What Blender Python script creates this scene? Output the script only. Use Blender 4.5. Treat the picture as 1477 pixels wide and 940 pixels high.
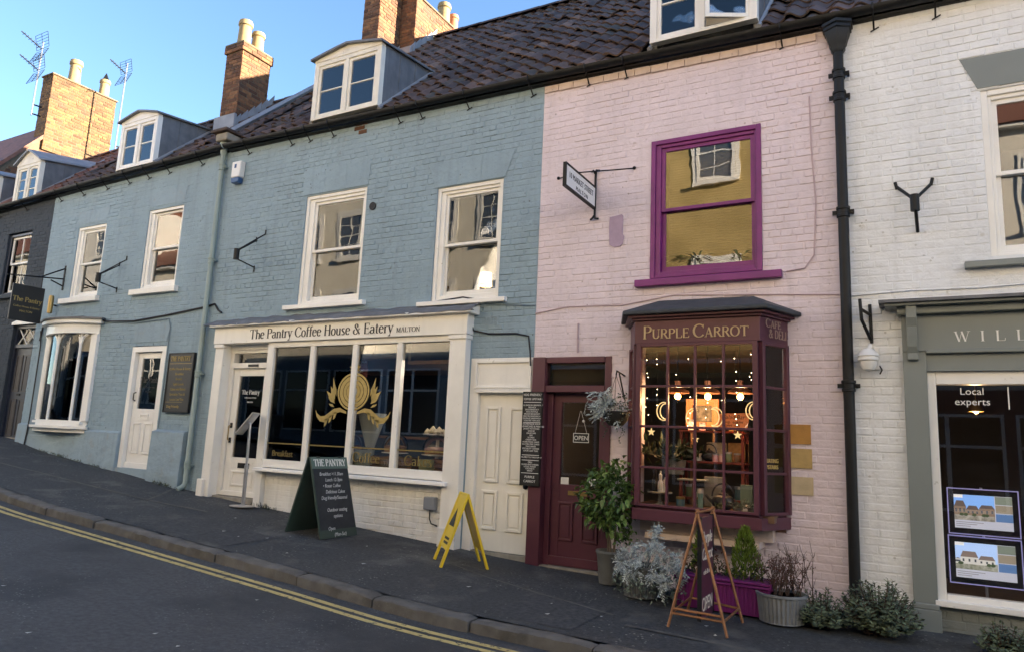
import bpy, bmesh, math, random
from math import sin, cos, pi, radians, sqrt, atan2
from mathutils import Vector, Matrix
from mathutils import noise as mnoise
import numpy as np

for o in list(bpy.data.objects): bpy.data.objects.remove(o)
SC = bpy.context.scene
COL = SC.collection
rnd = random.Random(7)

# ------------------------------------------------------------------ camera, sky, sun, exposure
CAM = Vector((0.0, -7.7, 1.5))
FWD = Vector((-0.48730134, 0.85796599, 0.16257851))
RGT = Vector((0.87228008, 0.48695772, 0.04471738))
UPV = RGT.cross(FWD)
cd = bpy.data.cameras.new('camera'); cam = bpy.data.objects.new('camera', cd); COL.objects.link(cam)
cam.matrix_world = Matrix(((RGT.x, UPV.x, -FWD.x, CAM.x), (RGT.y, UPV.y, -FWD.y, CAM.y), (RGT.z, UPV.z, -FWD.z, CAM.z), (0, 0, 0, 1)))
cd.sensor_fit = 'HORIZONTAL'; cd.sensor_width = 36; cd.lens = 25.03; cd.clip_start = 0.05; cd.clip_end = 900
SC.camera = cam
SUN_EL, SUN_AZ = radians(14), radians(23)          # azimuth measured from +x towards +y
wd = bpy.data.worlds.new('World'); SC.world = wd; wd.use_nodes = True
wn = wd.node_tree
sky = wn.nodes.new('ShaderNodeTexSky'); sky.sky_type = 'NISHITA'; sky.sun_disc = False
sky.sun_elevation = SUN_EL; sky.sun_rotation = pi/2 - SUN_AZ
sky.air_density = 1.0; sky.dust_density = 0.0; sky.ozone_density = 3.0; sky.altitude = 400
bgn = wn.nodes['Background']; bgn.inputs[1].default_value = 0.064
wn.links.new(sky.outputs[0], bgn.inputs[0])
sl = bpy.data.lights.new('sun', 'SUN'); sl.energy = 4.9; sl.angle = radians(0.5); sl.color = (1.0, 0.82, 0.60)
so = bpy.data.objects.new('sun', sl); COL.objects.link(so)
so.rotation_euler = Vector((-cos(SUN_AZ)*cos(SUN_EL), -sin(SUN_AZ)*cos(SUN_EL), -sin(SUN_EL))).to_track_quat('-Z', 'Y').to_euler()
VS = SC.view_settings
VS.view_transform = 'Standard'; VS.look = 'None'; VS.gamma = 1; VS.use_curve_mapping = False
VS.exposure = 2.92
SC.cycles.use_denoising = True
SC.cycles.max_bounces = 10; SC.cycles.transparent_max_bounces = 24; SC.cycles.diffuse_bounces = 4; SC.cycles.glossy_bounces = 5
SC.cycles.sample_clamp_indirect = 6

# ------------------------------------------------------------------ materials
MATS = {}
def mat(name, col=(.5,.5,.5), rough=.6, metal=0., spec=.5, var=.1, vscale=2., col2=None, bump=0., bscale=60., emit=None, estr=0., streak=0., lump=0., rand=None, speck=None, coat=0., wear=None):
    """procedural principled material: mottling, streaks, two bump scales, per-object or per-island tint, specks, worn patches"""
    if name in MATS: return MATS[name]
    m = bpy.data.materials.new(name); m.use_nodes = True; MATS[name] = m
    nt = m.node_tree; N = nt.nodes; L = nt.links; b = N['Principled BSDF']
    geo = N.new('ShaderNodeNewGeometry'); pos = geo.outputs['Position']
    def noise(scale, detail=4., vec=None, rough_=.55):
        n = N.new('ShaderNodeTexNoise'); n.inputs['Scale'].default_value = scale; n.inputs['Detail'].default_value = detail; n.inputs['Roughness'].default_value = rough_
        L.new(vec or pos, n.inputs['Vector']); return n.outputs['Fac']
    def mixc(fac, a, c, blend='MIX'):
        x = N.new('ShaderNodeMix'); x.data_type = 'RGBA'; x.blend_type = blend
        if hasattr(fac, 'links'): L.new(fac, x.inputs[0])
        else: x.inputs[0].default_value = fac
        for s, v in ((6, a), (7, c)):
            if hasattr(v, 'links'): L.new(v, x.inputs[s])
            else: x.inputs[s].default_value = (*v[:3], 1)
        return x.outputs[2]
    def ramp(fac, p0, p1):
        r = N.new('ShaderNodeMapRange'); r.inputs[1].default_value = p0; r.inputs[2].default_value = p1; L.new(fac, r.inputs[0]); return r.outputs[0]
    c = None
    d = tuple(v*(1-var) for v in col); u = tuple(min(1, v*(1+var)) for v in (col2 or col))
    if var > 0 or col2: c = mixc(ramp(noise(vscale, 5), .3, .7), d, u)
    else:
        r = N.new('ShaderNodeRGB'); r.outputs[0].default_value = (*col, 1); c = r.outputs[0]
    if rand:
        if rand == 'object': oi = N.new('ShaderNodeObjectInfo'); f = oi.outputs['Random']
        else: f = geo.outputs['Random Per Island']
        cr = N.new('ShaderNodeValToRGB'); L.new(f, cr.inputs[0])
        els = speck if isinstance(speck, list) else [(0, (.7,.7,.7)), (1, (1.2,1.2,1.2))]
        while len(cr.color_ramp.elements) < len(els): cr.color_ramp.elements.new(.5)
        for e, (p, cc) in zip(cr.color_ramp.elements, els): e.position = p; e.color = (*cc, 1)
        c = mixc(1.0, c, cr.outputs[0], 'MULTIPLY')
    if streak:
        mp = N.new('ShaderNodeMapping'); mp.inputs['Scale'].default_value = (5, 5, .35); L.new(pos, mp.inputs[0])
        c = mixc(ramp(noise(1.6, 5, mp.outputs[0]), .5, .8), c, tuple(v*(1-streak) for v in col))
    if wear:
        wc, lo, hi, ws = wear
        c = mixc(ramp(noise(ws, 6, None, .65), lo, hi), c, wc)
    if speck and not isinstance(speck, list):
        sc_, th, scol = speck
        v = N.new('ShaderNodeTexVoronoi'); v.inputs['Scale'].default_value = sc_; L.new(pos, v.inputs['Vector'])
        mm = N.new('ShaderNodeMath'); mm.operation = 'LESS_THAN'; L.new(v.outputs['Distance'], mm.inputs[0]); mm.inputs[1].default_value = th
        m2 = N.new('ShaderNodeMath'); m2.operation = 'MULTIPLY'; L.new(mm.outputs[0], m2.inputs[0]); mk = N.new('ShaderNodeMath'); mk.operation = 'MULTIPLY'; L.new(ramp(noise(1.3, 4), .44, .58), mk.inputs[0]); L.new(ramp(noise(7., 3), .40, .55), mk.inputs[1]); L.new(mk.outputs[0], m2.inputs[1])
        c = mixc(m2.outputs[0], c, scol)
    L.new(c, b.inputs['Base Color'])
    b.inputs['Roughness'].default_value = rough; b.inputs['Metallic'].default_value = metal; b.inputs['Specular IOR Level'].default_value = spec
    if coat: b.inputs['Coat Weight'].default_value = coat
    nrm = None
    for s, st, dist in ((bscale, bump, .004), (9., lump, .02)):
        if st:
            bn = N.new('ShaderNodeBump'); bn.inputs['Strength'].default_value = st; bn.inputs['Distance'].default_value = dist
            L.new(noise(s, 5), bn.inputs['Height'])
            if nrm: L.new(nrm, bn.inputs['Normal'])
            nrm = bn.outputs[0]
    if nrm: L.new(nrm, b.inputs['Normal'])
    if emit: b.inputs['Emission Color'].default_value = (*emit, 1); b.inputs['Emission Strength'].default_value = estr
    return m

def glass_mat(name, wav=0., tint=(1,1,1), ior=1.5, wscale=2.5):
    m = bpy.data.materials.new(name); m.use_nodes = True; nt = m.node_tree; N = nt.nodes; L = nt.links
    for n in list(N): N.remove(n)
    out = N.new('ShaderNodeOutputMaterial'); mx = N.new('ShaderNodeMixShader'); t = N.new('ShaderNodeBsdfTransparent'); g = N.new('ShaderNodeBsdfGlossy'); f = N.new('ShaderNodeFresnel')
    t.inputs[0].default_value = (*tint, 1); g.inputs['Roughness'].default_value = 0.0; f.inputs[0].default_value = ior
    if wav:
        n = N.new('ShaderNodeTexNoise'); n.inputs['Scale'].default_value = wscale; n.inputs['Detail'].default_value = 1.5
        p = N.new('ShaderNodeNewGeometry'); L.new(p.outputs['Position'], n.inputs['Vector'])
        bn = N.new('ShaderNodeBump'); bn.inputs['Strength'].default_value = wav; bn.inputs['Distance'].default_value = .05; L.new(n.outputs['Fac'], bn.inputs['Height']); L.new(bn.outputs[0], g.inputs['Normal'])
    L.new(f.outputs[0], mx.inputs[0]); L.new(t.outputs[0], mx.inputs[1]); L.new(g.outputs[0], mx.inputs[2]); L.new(mx.outputs[0], out.inputs[0])
    MATS[name] = m; return m

def wallpaint(name, col, **k):
    a = dict(rough=.72, var=.07, vscale=1.3, bump=.6, bscale=45, lump=.9, streak=.16, spec=.3); a.update(k)
    return mat(name, col, **a)
BLUE = wallpaint('paint_blue', (.27,.365,.43), speck=(11., .13, (.15,.19,.205)), wear=((.17,.21,.22), .64, .74, 6.))
BLUE_P = wallpaint('paint_blue_plinth', (.275,.365,.43), lump=.9, bump=.8, wear=((.30,.33,.33), .55, .8, 5.))
NAVY = wallpaint('paint_navy', (.038,.048,.062))
PINK = wallpaint('paint_pink', (.705,.612,.648), speck=(11., .13, (.45,.37,.36)), wear=((.50,.41,.39), .63, .76, 7.), streak=.10)
PINKC = wallpaint('paint_pink_corbel', (.64,.52,.46), wear=((.3,.22,.18), .62, .75, 14.))
WHITE = wallpaint('paint_white_wall', (.78,.80,.81), speck=(11., .13, (.50,.50,.48)), wear=((.56,.55,.50), .63, .76, 7.), streak=.12)
WHITE_R = wallpaint('paint_white_riser', (.78,.78,.76), lump=.8, wear=((.38,.36,.32), .62, .78, 9.))
GREYB = wallpaint('paint_grey_riser', (.19,.21,.20))
GREY = mat('paint_grey_shop', (.20,.225,.215), .45, var=.05, vscale=1.5, bump=.1)
CREAM = mat('paint_cream', (.83,.81,.75), .42, var=.05, vscale=3, bump=.2, bscale=40, streak=.08, wear=((.45,.42,.34), .655, .74, 14.))
CREAM_D = mat('paint_cream_door', (.80,.78,.71), .4, var=.04, vscale=3, bump=.15, streak=.07, wear=((.4,.37,.3), .74, .84, 11.))
CREAM_OLD = mat('paint_cream_flaking', (.76,.73,.64), .6, var=.08, vscale=6, bump=.4, wear=((.17,.15,.12), .66, .72, 10.))
WGLOSS = mat('paint_white_gloss', (.84,.83,.79), .35, var=.05, vscale=2, bump=.15, wear=((.5,.48,.42), .66, .75, 14.))
PURPLE = mat('paint_purple', (.18,.017,.155), .42, var=.14, vscale=5, bump=.3, wear=((.36,.11,.30), .66, .82, 16.))
PLUM = mat('paint_plum', (.095,.028,.045), .42, var=.10, vscale=3, bump=.2, wear=((.15,.07,.085), .68, .85, 14.))
NAVYD = mat('paint_navy_door', (.02,.026,.045), .35, var=.1, vscale=3)
BROWND = mat('paint_brown_door', (.05,.045,.045), .5, var=.15, vscale=3)
IRON = mat('iron_black', (.008,.009,.010), .5, spec=.3, var=.2, vscale=8, bump=.3, bscale=90)
PIPEG = mat('paint_pipe_greygreen', (.26,.33,.31), .5, var=.08, vscale=4, bump=.2, streak=.15)
PIPEB = mat('paint_pipe_blue', (.25,.335,.36), .5, var=.08, vscale=4, bump=.2)
LEAD = mat('lead_sheet', (.15,.155,.165), .6, metal=.15, var=.22, vscale=5, bump=.35, bscale=18, streak=.3)
LEAD_L = mat('lead_light', (.26,.27,.29), .55, metal=.15, var=.15, vscale=5, bump=.3, bscale=18)
FELT = mat('felt_dark', (.045,.05,.058), .7, var=.25, vscale=9, bump=.6, bscale=30, wear=((.12,.14,.09), .66, .8, 18.))
TILE_SET = [(0,(.55,.45,.42)),(.35,(.95,.8,.75)),(.6,(1.25,1.0,.92)),(.8,(.75,.8,.7)),(.93,(1.5,1.2,1.05)),(1,(2.1,1.75,1.5))]
TILE_O = mat('pantile_single', (.080,.061,.051), .74, var=.3, vscale=9, bump=.5, bscale=45, rand='object', speck=TILE_SET)
TILE_I = mat('pantile_mass', (.080,.061,.051), .74, var=.3, vscale=9, bump=.5, bscale=45, rand='island', speck=TILE_SET)
RTILE_O = mat('red_pantile_single', (.16,.085,.06), .75, var=.3, vscale=9, bump=.5, bscale=45, rand='object', speck=TILE_SET)
RTILE_I = mat('red_pantile_mass', (.16,.085,.06), .75, var=.3, vscale=9, bump=.5, bscale=45, rand='island', speck=TILE_SET)
BR_SET = [(0,(.5,.42,.4)),(.3,(.9,.8,.75)),(.6,(1.1,1.0,.9)),(.85,(1.35,1.25,1.0)),(1,(1.6,1.5,1.2))]
BRK_O = mat('bare_brick_single', (.15,.075,.038), .85, var=.25, vscale=14, bump=.8, bscale=70, rand='object', speck=BR_SET, wear=((.055,.04,.03), .52, .74, 2.6))
BRK_I = mat('bare_brick_mass', (.15,.075,.038), .85, var=.25, vscale=14, bump=.8, bscale=70, rand='island', speck=BR_SET, wear=((.055,.04,.03), .52, .74, 2.6))
YBR_O = mat('buff_brick_single', (.115,.066,.028), .85, var=.3, vscale=14, bump=.8, bscale=70, rand='object', speck=BR_SET, wear=((.055,.04,.03), .52, .74, 2.6))
YBR_I = mat('buff_brick_mass', (.115,.066,.028), .85, var=.3, vscale=14, bump=.8, bscale=70, rand='island', speck=BR_SET, wear=((.055,.04,.03), .52, .74, 2.6))
MORTAR = mat('mortar', (.13,.10,.065), .9, var=.2, vscale=20, bump=.6)
POT = mat('chimney_pot_clay', (.27,.205,.10), .75, var=.18, vscale=7, bump=.4, wear=((.22,.20,.15), .62, .8, 9.))
POTR = mat('chimney_pot_red', (.38,.15,.08), .75, var=.18, vscale=7, bump=.4)
STONE = mat('stone_kneeler', (.28,.26,.22), .85, var=.25, vscale=8, bump=.7)
ROADM = mat('asphalt_road', (.058,.061,.066), .75, var=.35, vscale=26., bump=.9, bscale=220, speck=(26., .2, (.17,.17,.165)), streak=0, wear=((.030,.033,.037), .47, .64, .8))
PAVEM = mat('asphalt_pavement', (.037,.041,.045), .8, var=.45, vscale=30., bump=1.0, bscale=190, speck=(19., .19, (.20,.20,.185)), wear=((.10,.10,.095), .52, .70, 1.9))
SEAMM = mat('tarmac_seam', (.085,.082,.076), .85, var=.35, vscale=5, bump=.8, bscale=150)
KERBM = mat('gritstone_kerb', (.108,.103,.095), .85, var=.3, vscale=5, bump=1.0, bscale=120, speck=(55., .14, (.24,.23,.21)), wear=((.055,.055,.05), .55, .72, 3.))
YLINE = mat('yellow_line_paint', (.52,.42,.16), .7, var=.15, vscale=4, bump=.6, bscale=200, wear=((.07,.07,.065), .56, .63, 16.))
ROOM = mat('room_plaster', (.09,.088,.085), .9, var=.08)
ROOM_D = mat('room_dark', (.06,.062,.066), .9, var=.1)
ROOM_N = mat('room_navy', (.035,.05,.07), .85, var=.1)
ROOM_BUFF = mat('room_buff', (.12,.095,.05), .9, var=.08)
WOODF = mat('wood_floor', (.12,.075,.045), .6, var=.2, vscale=6)
WOOD = mat('wood_brown', (.16,.085,.045), .55, var=.25, vscale=7, bump=.3)
WOOD_R = mat('wood_red_stain', (.16,.028,.02), .5, var=.15, vscale=7)
CURT = mat('net_curtain', (.72,.72,.70), .9, var=.05)
BLIND = mat('blind_slat', (.20,.155,.06), .7, var=.05)
CLOTH_W = mat('roller_blind', (.62,.58,.48), .9, var=.04)
BLACKB = mat('signboard_black', (.014,.015,.017), .4, var=.15, vscale=6)
CHALKB = mat('chalkboard', (.022,.025,.029), .7, var=.35, vscale=4)
DKGREEN = mat('signboard_green', (.028,.05,.04), .5, var=.12, vscale=4)
SAGEP = mat('signboard_header', (.10,.15,.13), .55, var=.08)
WLET = mat('lettering_white', (.8,.8,.77), .6, var=0)
CHALK = mat('lettering_chalk', (.62,.62,.60), .9, var=.15, vscale=30)
BLET = mat('lettering_black', (.018,.018,.018), .5, var=0)
GLET = mat('lettering_gold', (.40,.30,.10), .45, metal=.3, var=.12, vscale=20)
GDULL = mat('lettering_gilt_dull', (.24,.18,.055), .5, metal=.2, var=.2, vscale=25)
BUFFLET = mat('lettering_buff', (.50,.36,.20), .5, var=.06)
DULLLET = mat('lettering_dull', (.30,.20,.15), .5, var=.06)
STEEL = mat('steel_brushed', (.42,.43,.45), .35, metal=.85, var=.08)
GALV = mat('galvanised', (.22,.235,.245), .6, metal=.25, var=.22, vscale=6, bump=.3, streak=.25)
ZINC = mat('planter_grey', (.12,.125,.12), .7, var=.2, vscale=6, bump=.3)
PURPOT = mat('planter_purple', (.16,.012,.13), .5, var=.1)
SOIL = mat('soil', (.022,.017,.013), 1, var=.3, vscale=20, bump=1)
YELP = mat('plastic_yellow', (.72,.52,.02), .4, var=.05, vscale=5)
COPPER = mat('copper_pipe', (.34,.17,.085), .45, metal=.6, var=.3, vscale=14)
BRASS = mat('brass', (.35,.25,.1), .4, metal=.8, var=.1)
PLWHITE = mat('plastic_white', (.75,.75,.73), .35, var=.03)
PLBLUE = mat('plastic_blue', (.03,.09,.22), .35, var=.03)
PLGREY = mat('plastic_grey', (.22,.24,.27), .5, var=.05)
CABLE = mat('cable_black', (.015,.015,.017), .6, var=0)
CABLEP = mat('cable_painted', (.50,.38,.40), .7, var=.1)
CABLEB = mat('cable_blue', (.16,.22,.25), .7, var=.1)
GLASS = glass_mat('glass_shop')
GLASS_O = glass_mat('glass_old', wav=.03, wscale=2.4, ior=1.75)
GLASS_W = glass_mat('glass_wavy', wav=.05, wscale=3., ior=1.75)
GLASS_F = glass_mat('glass_plain')

# ------------------------------------------------------------------ geometry helpers
ORI = {}
def thing(name, label, cat, loc=(0,0,0), group=None):
    o = bpy.data.objects.new(name, None); COL.objects.link(o); o.location = loc; o.empty_display_size = .1
    o['label'] = label; o['category'] = cat
    if group: o['group'] = group
    ORI[o.name] = Vector(loc); return o
def tag(o, label, cat, group=None):
    o['label'] = label; o['category'] = cat
    if group: o['group'] = group
    return o
def adopt(o, parent):
    if parent is None: return
    o.parent = parent
    if parent.name in ORI: o.matrix_parent_inverse = Matrix.Translation(-ORI[parent.name])
class MB:
    def __init__(s, M=None): s.v = []; s.f = []; s.M = M
    def add(s, vs, fs):
        n = len(s.v); s.v += [tuple(p) for p in vs]; s.f += [tuple(i+n for i in f) for f in fs]; return s
    def box(s, x0, x1, y0, y1, z0, z1):
        return s.add([(x0,y0,z0),(x1,y0,z0),(x1,y1,z0),(x0,y1,z0),(x0,y0,z1),(x1,y0,z1),(x1,y1,z1),(x0,y1,z1)],
                     [(0,3,2,1),(4,5,6,7),(0,1,5,4),(1,2,6,5),(2,3,7,6),(3,0,4,7)])
    def ring(s, x0, x1, z0, z1, w, y0, y1, wt=None, wb=None):
        wt = w if wt is None else wt; wb = w if wb is None else wb
        s.box(x0, x0+w, y0, y1, z0, z1); s.box(x1-w, x1, y0, y1, z0, z1)
        s.box(x0+w, x1-w, y0, y1, z1-wt, z1); return s.box(x0+w, x1-w, y0, y1, z0, z0+wb)
    def prism(s, poly, a, b, axis='y'):
        """poly of 2-d points extruded between a and b along axis (x: (y,z); y: (x,z); z: (x,y))"""
        k = len(poly)
        def P(p, t): return (t, p[0], p[1]) if axis == 'x' else ((p[0], t, p[1]) if axis == 'y' else (p[0], p[1], t))
        vs = [P(p, a) for p in poly]+[P(p, b) for p in poly]
        fs = [tuple(range(k)), tuple(range(2*k-1, k-1, -1))]+[(i, i+k, (i+1) % k+k, (i+1) % k) for i in range(k)]
        return s.add(vs, fs)
    def tube(s, path, r, n=8, cap=True):
        path = [Vector(p) for p in path]; rs = r if isinstance(r, (list, tuple)) else [r]*len(path); vs = []; fs = []; up0 = None
        for i, p in enumerate(path):
            d = (path[min(i+1, len(path)-1)]-path[max(i-1, 0)]).normalized()
            a = up0 if up0 is not None else (Vector((0,0,1)) if abs(d.z) < .9 else Vector((1,0,0)))
            u = (a-d*a.dot(d)).normalized(); w = d.cross(u); up0 = u
            for k in range(n):
                t = 2*pi*k/n; vs.append(p+(u*cos(t)+w*sin(t))*rs[i])
        for i in range(len(path)-1):
            for k in range(n): fs.append((i*n+k, i*n+(k+1) % n, (i+1)*n+(k+1) % n, (i+1)*n+k))
        if cap: fs.append(tuple(range(n-1, -1, -1))); fs.append(tuple(range((len(path)-1)*n, len(path)*n)))
        return s.add(vs, fs)
    def lathe(s, prof, c, n=16, sx=1, sy=1, a0=0, a1=2*pi):
        full = abs(a1-a0-2*pi) < 1e-6; m = n if full else n+1; vs = []; fs = []
        for r, z in prof:
            for k in range(m):
                t = a0+(a1-a0)*k/n; vs.append((c[0]+r*cos(t)*sx, c[1]+r*sin(t)*sy, c[2]+z))
        for i in range(len(prof)-1):
            for k in range(n): k2 = (k+1) % m; fs.append((i*m+k, i*m+k2, (i+1)*m+k2, (i+1)*m+k))
        if full:
            if prof[0][0] > 1e-4: fs.append(tuple(range(m-1, -1, -1)))
            if prof[-1][0] > 1e-4: fs.append(tuple(range((len(prof)-1)*m, len(prof)*m)))
        return s.add(vs, fs)
    def ball(s, c, r, n=8, sz=1.): 
        k = max(4, n//2); return s.lathe([(max(1e-5, r*sin(pi*i/k)), -r*sz*cos(pi*i/k)) for i in range(k+1)], c, n)
    def mesh(s, name, m=None, smooth=False):
        me = bpy.data.meshes.new(name)
        vs = s.v if s.M is None else [tuple(s.M @ Vector(p)) for p in s.v]
        me.from_pydata(vs, [], s.f)
        if m: me.materials.append(m)
        if smooth:
            me.polygons.foreach_set('use_smooth', [True]*len(me.polygons))
            try: me.set_sharp_from_angle(angle=radians(40))
            except Exception: pass
        return me
    def build(s, name, m, parent=None, smooth=False, bevel=0., kind=None):
        me = s.mesh(name, m, smooth); o = bpy.data.objects.new(name, me); COL.objects.link(o); adopt(o, parent)
        if bevel:
            b = o.modifiers.new('bevel', 'BEVEL'); b.width = bevel; b.segments = 2; b.limit_method = 'ANGLE'; b.angle_limit = radians(50)
        if kind: o['kind'] = kind
        return o
def B(x0, x1, y0, y1, z0, z1): return MB().box(x0, x1, y0, y1, z0, z1)
def fixn(o):
    bm = bmesh.new(); bm.from_mesh(o.data); bmesh.ops.recalc_face_normals(bm, faces=bm.faces); bm.to_mesh(o.data); bm.free(); return o
def inst(me, name, parent, loc, rot=(0,0,0), scale=(1,1,1)):
    o = bpy.data.objects.new(name, me); COL.objects.link(o); o.location = loc; o.rotation_euler = rot; o.scale = scale
    adopt(o, parent); return o
def inview(p, m=.06):
    d = Vector(p)-CAM; z = d.dot(FWD)
    if z < .2: return False
    x = d.dot(RGT)/z*1027.08/738.5; y = d.dot(UPV)/z*1027.08/470
    return abs(x) < 1+m and abs(y) < 1+m
def text(body, size, M, m, parent, ext=.0015, align='CENTER', shear=0., space=1., name='lettering', sx=1.):
    c = bpy.data.curves.new(name, 'FONT'); c.body = body; c.size = size; c.extrude = ext; c.align_x = align; c.align_y = 'BOTTOM_BASELINE'
    c.shear = shear; c.space_character = space; c.materials.append(m); c.resolution_u = 3
    o = bpy.data.objects.new(name, c); COL.objects.link(o)
    o.matrix_basis = M @ Matrix.Diagonal((sx,1,1,1)); adopt(o, parent); return o
def facing_street(x, y, z): return Matrix.Translation((x,y,z)) @ Matrix.Rotation(pi/2, 4, 'X')            # reads along +x, faces -y
def facing_right(x, y, z, tilt=0.): return Matrix.Translation((x,y,z)) @ Matrix.Rotation(pi/2, 4, 'Z') @ Matrix.Rotation(pi/2-tilt, 4, 'X')   # reads along +y, faces +x

# drawn serif capitals and small letters: stroke lists on a unit cap height
def ser(*xy): return [('s', x, y) for x, y in xy]
G = {
 'k': (.56, [('l',.13,0,.13,1),('t',.13,.3,.42,.62),('k',.24,.4,.48,.02),('t',.04,.97,.13,1)]+ser((.13,0),(.48,0),(.42,.64))),
 'T': (.76, [('l',.38,0,.38,1),('l',.03,.97,.73,.97),('t',.045,.97,.03,.78),('t',.715,.97,.73,.78)]+ser((.38,0))),
 'h': (.60, [('l',.13,0,.13,1),('a',.31,.42,.18,.22,165,0),('l',.49,.42,.49,0),('t',.04,.97,.13,1)]+ser((.13,0),(.49,0))),
 'e': (.52, [('l',.07,.37,.46,.37),('a',.27,.33,.20,.32,12,318)]),
 'P': (.66, [('l',.15,0,.15,1),('a',.36,.74,.23,.24,90,-90),('l',.08,.98,.36,.98),('l',.15,.5,.36,.5)]+ser((.15,0))),
 'a': (.54, [('l',.41,.08,.41,.46),('a',.24,.45,.17,.19,0,160),('a',.23,.18,.16,.17,65,300),('t',.28,.35,.41,.39),('t',.29,.02,.41,.12),('t',.41,.06,.53,.05)]),
 'n': (.60, [('l',.13,0,.13,.62),('a',.31,.42,.18,.22,165,0),('l',.49,.42,.49,0),('t',.03,.6,.13,.64)]+ser((.13,0),(.49,0))),
 't': (.36, [('l',.17,.1,.17,.86),('l',.03,.63,.34,.63),('a',.26,.1,.09,.08,180,320)]),
 'r': (.43, [('l',.13,0,.13,.62),('a',.29,.44,.15,.19,170,50),('t',.03,.6,.13,.64)]+ser((.13,0))),
 'y': (.54, [('k',.08,.64,.27,.04),('t',.47,.64,.2,-.2),('a',.12,-.2,.09,.09,0,-150)]+ser((.08,.64),(.47,.64))),
 'C': (.78, [('a',.43,.5,.37,.49,42,322),('t',.72,.96,.71,.7)]),
 'o': (.54, [('a',.27,.32,.21,.32,0,360)]),
 'f': (.36, [('l',.17,0,.17,.8),('a',.31,.8,.14,.19,180,50),('l',.03,.63,.34,.63)]+ser((.17,0))),
 'H': (.80, [('l',.15,0,.15,1),('l',.65,0,.65,1),('l',.15,.52,.65,.52)]+ser((.15,0),(.15,.98),(.65,0),(.65,.98))),
 'u': (.60, [('l',.13,.64,.13,.2),('a',.29,.2,.16,.19,180,345),('l',.46,.02,.46,.64),('t',.04,.63,.13,.64),('t',.38,.63,.46,.64),('t',.46,.02,.55,.03)]),
 's': (.44, [('a',.22,.48,.13,.15,35,200),('k',.11,.42,.33,.24),('a',.21,.16,.14,.15,30,-150)]),
 '&': (.84, [('a',.36,.78,.14,.19,-40,230),('k',.25,.68,.74,.02),('a',.29,.24,.22,.24,115,330),('t',.48,.09,.68,.52),('t',.58,.52,.78,.52)]),
 'E': (.66, [('l',.15,0,.15,1),('l',.08,.98,.58,.98),('l',.15,.52,.46,.52),('l',.08,.02,.6,.02),('t',.57,.98,.585,.8),('t',.6,.02,.62,.22),('t',.46,.62,.46,.42)]),
 'M': (.96, [('t',.14,0,.14,1),('k',.15,.98,.46,.06),('t',.46,.06,.79,.98),('l',.80,0,.80,1)]+ser((.14,0),(.80,0),(.1,.98),(.84,.98))),
 'A': (.76, [('t',.10,0,.38,1),('k',.38,.98,.66,0),('l',.2,.34,.53,.34)]+ser((.1,0),(.66,0))),
 'L': (.64, [('l',.15,0,.15,1),('l',.08,.02,.58,.02),('t',.58,.02,.61,.26)]+ser((.15,.98))),
 'O': (.84, [('a',.42,.5,.36,.49,0,360)]),
 'N': (.82, [('t',.14,0,.14,1),('k',.14,.98,.68,.02),('t',.68,0,.68,1)]+ser((.14,0),(.1,.98),(.68,.98))),
 'U': (.80, [('l',.15,1,.15,.32),('a',.4,.32,.25,.31,180,360),('t',.65,.32,.65,1)]+ser((.15,.98),(.65,.98))),
 'R': (.74, [('l',.15,0,.15,1),('a',.36,.75,.21,.23,90,-90),('l',.08,.98,.36,.98),('l',.15,.52,.36,.52),('k',.36,.52,.66,.02)]+ser((.15,0),(.69,0))),
 'D': (.80, [('l',.15,0,.15,1),('a',.30,.5,.40,.48,90,-90),('l',.08,.98,.3,.98),('l',.08,.02,.3,.02)]),
 'I': (.32, [('l',.16,0,.16,1)]+ser((.16,0),(.16,.98))),
 'F': (.62, [('l',.15,0,.15,1),('l',.08,.98,.56,.98),('l',.15,.52,.44,.52),('t',.56,.98,.57,.8),('t',.44,.62,.44,.42)]+ser((.15,0))),
 'W': (1.02, [('k',.1,1,.32,.02),('t',.32,.02,.52,1),('k',.50,1,.72,.02),('t',.72,.02,.94,1)]+ser((.1,.98),(.94,.98))),
 'Y': (.76, [('k',.08,1,.38,.45),('t',.68,1,.38,.45),('l',.38,0,.38,.46)]+ser((.38,0),(.08,.98),(.68,.98))),
 ' ': (.30, []),
}
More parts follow.
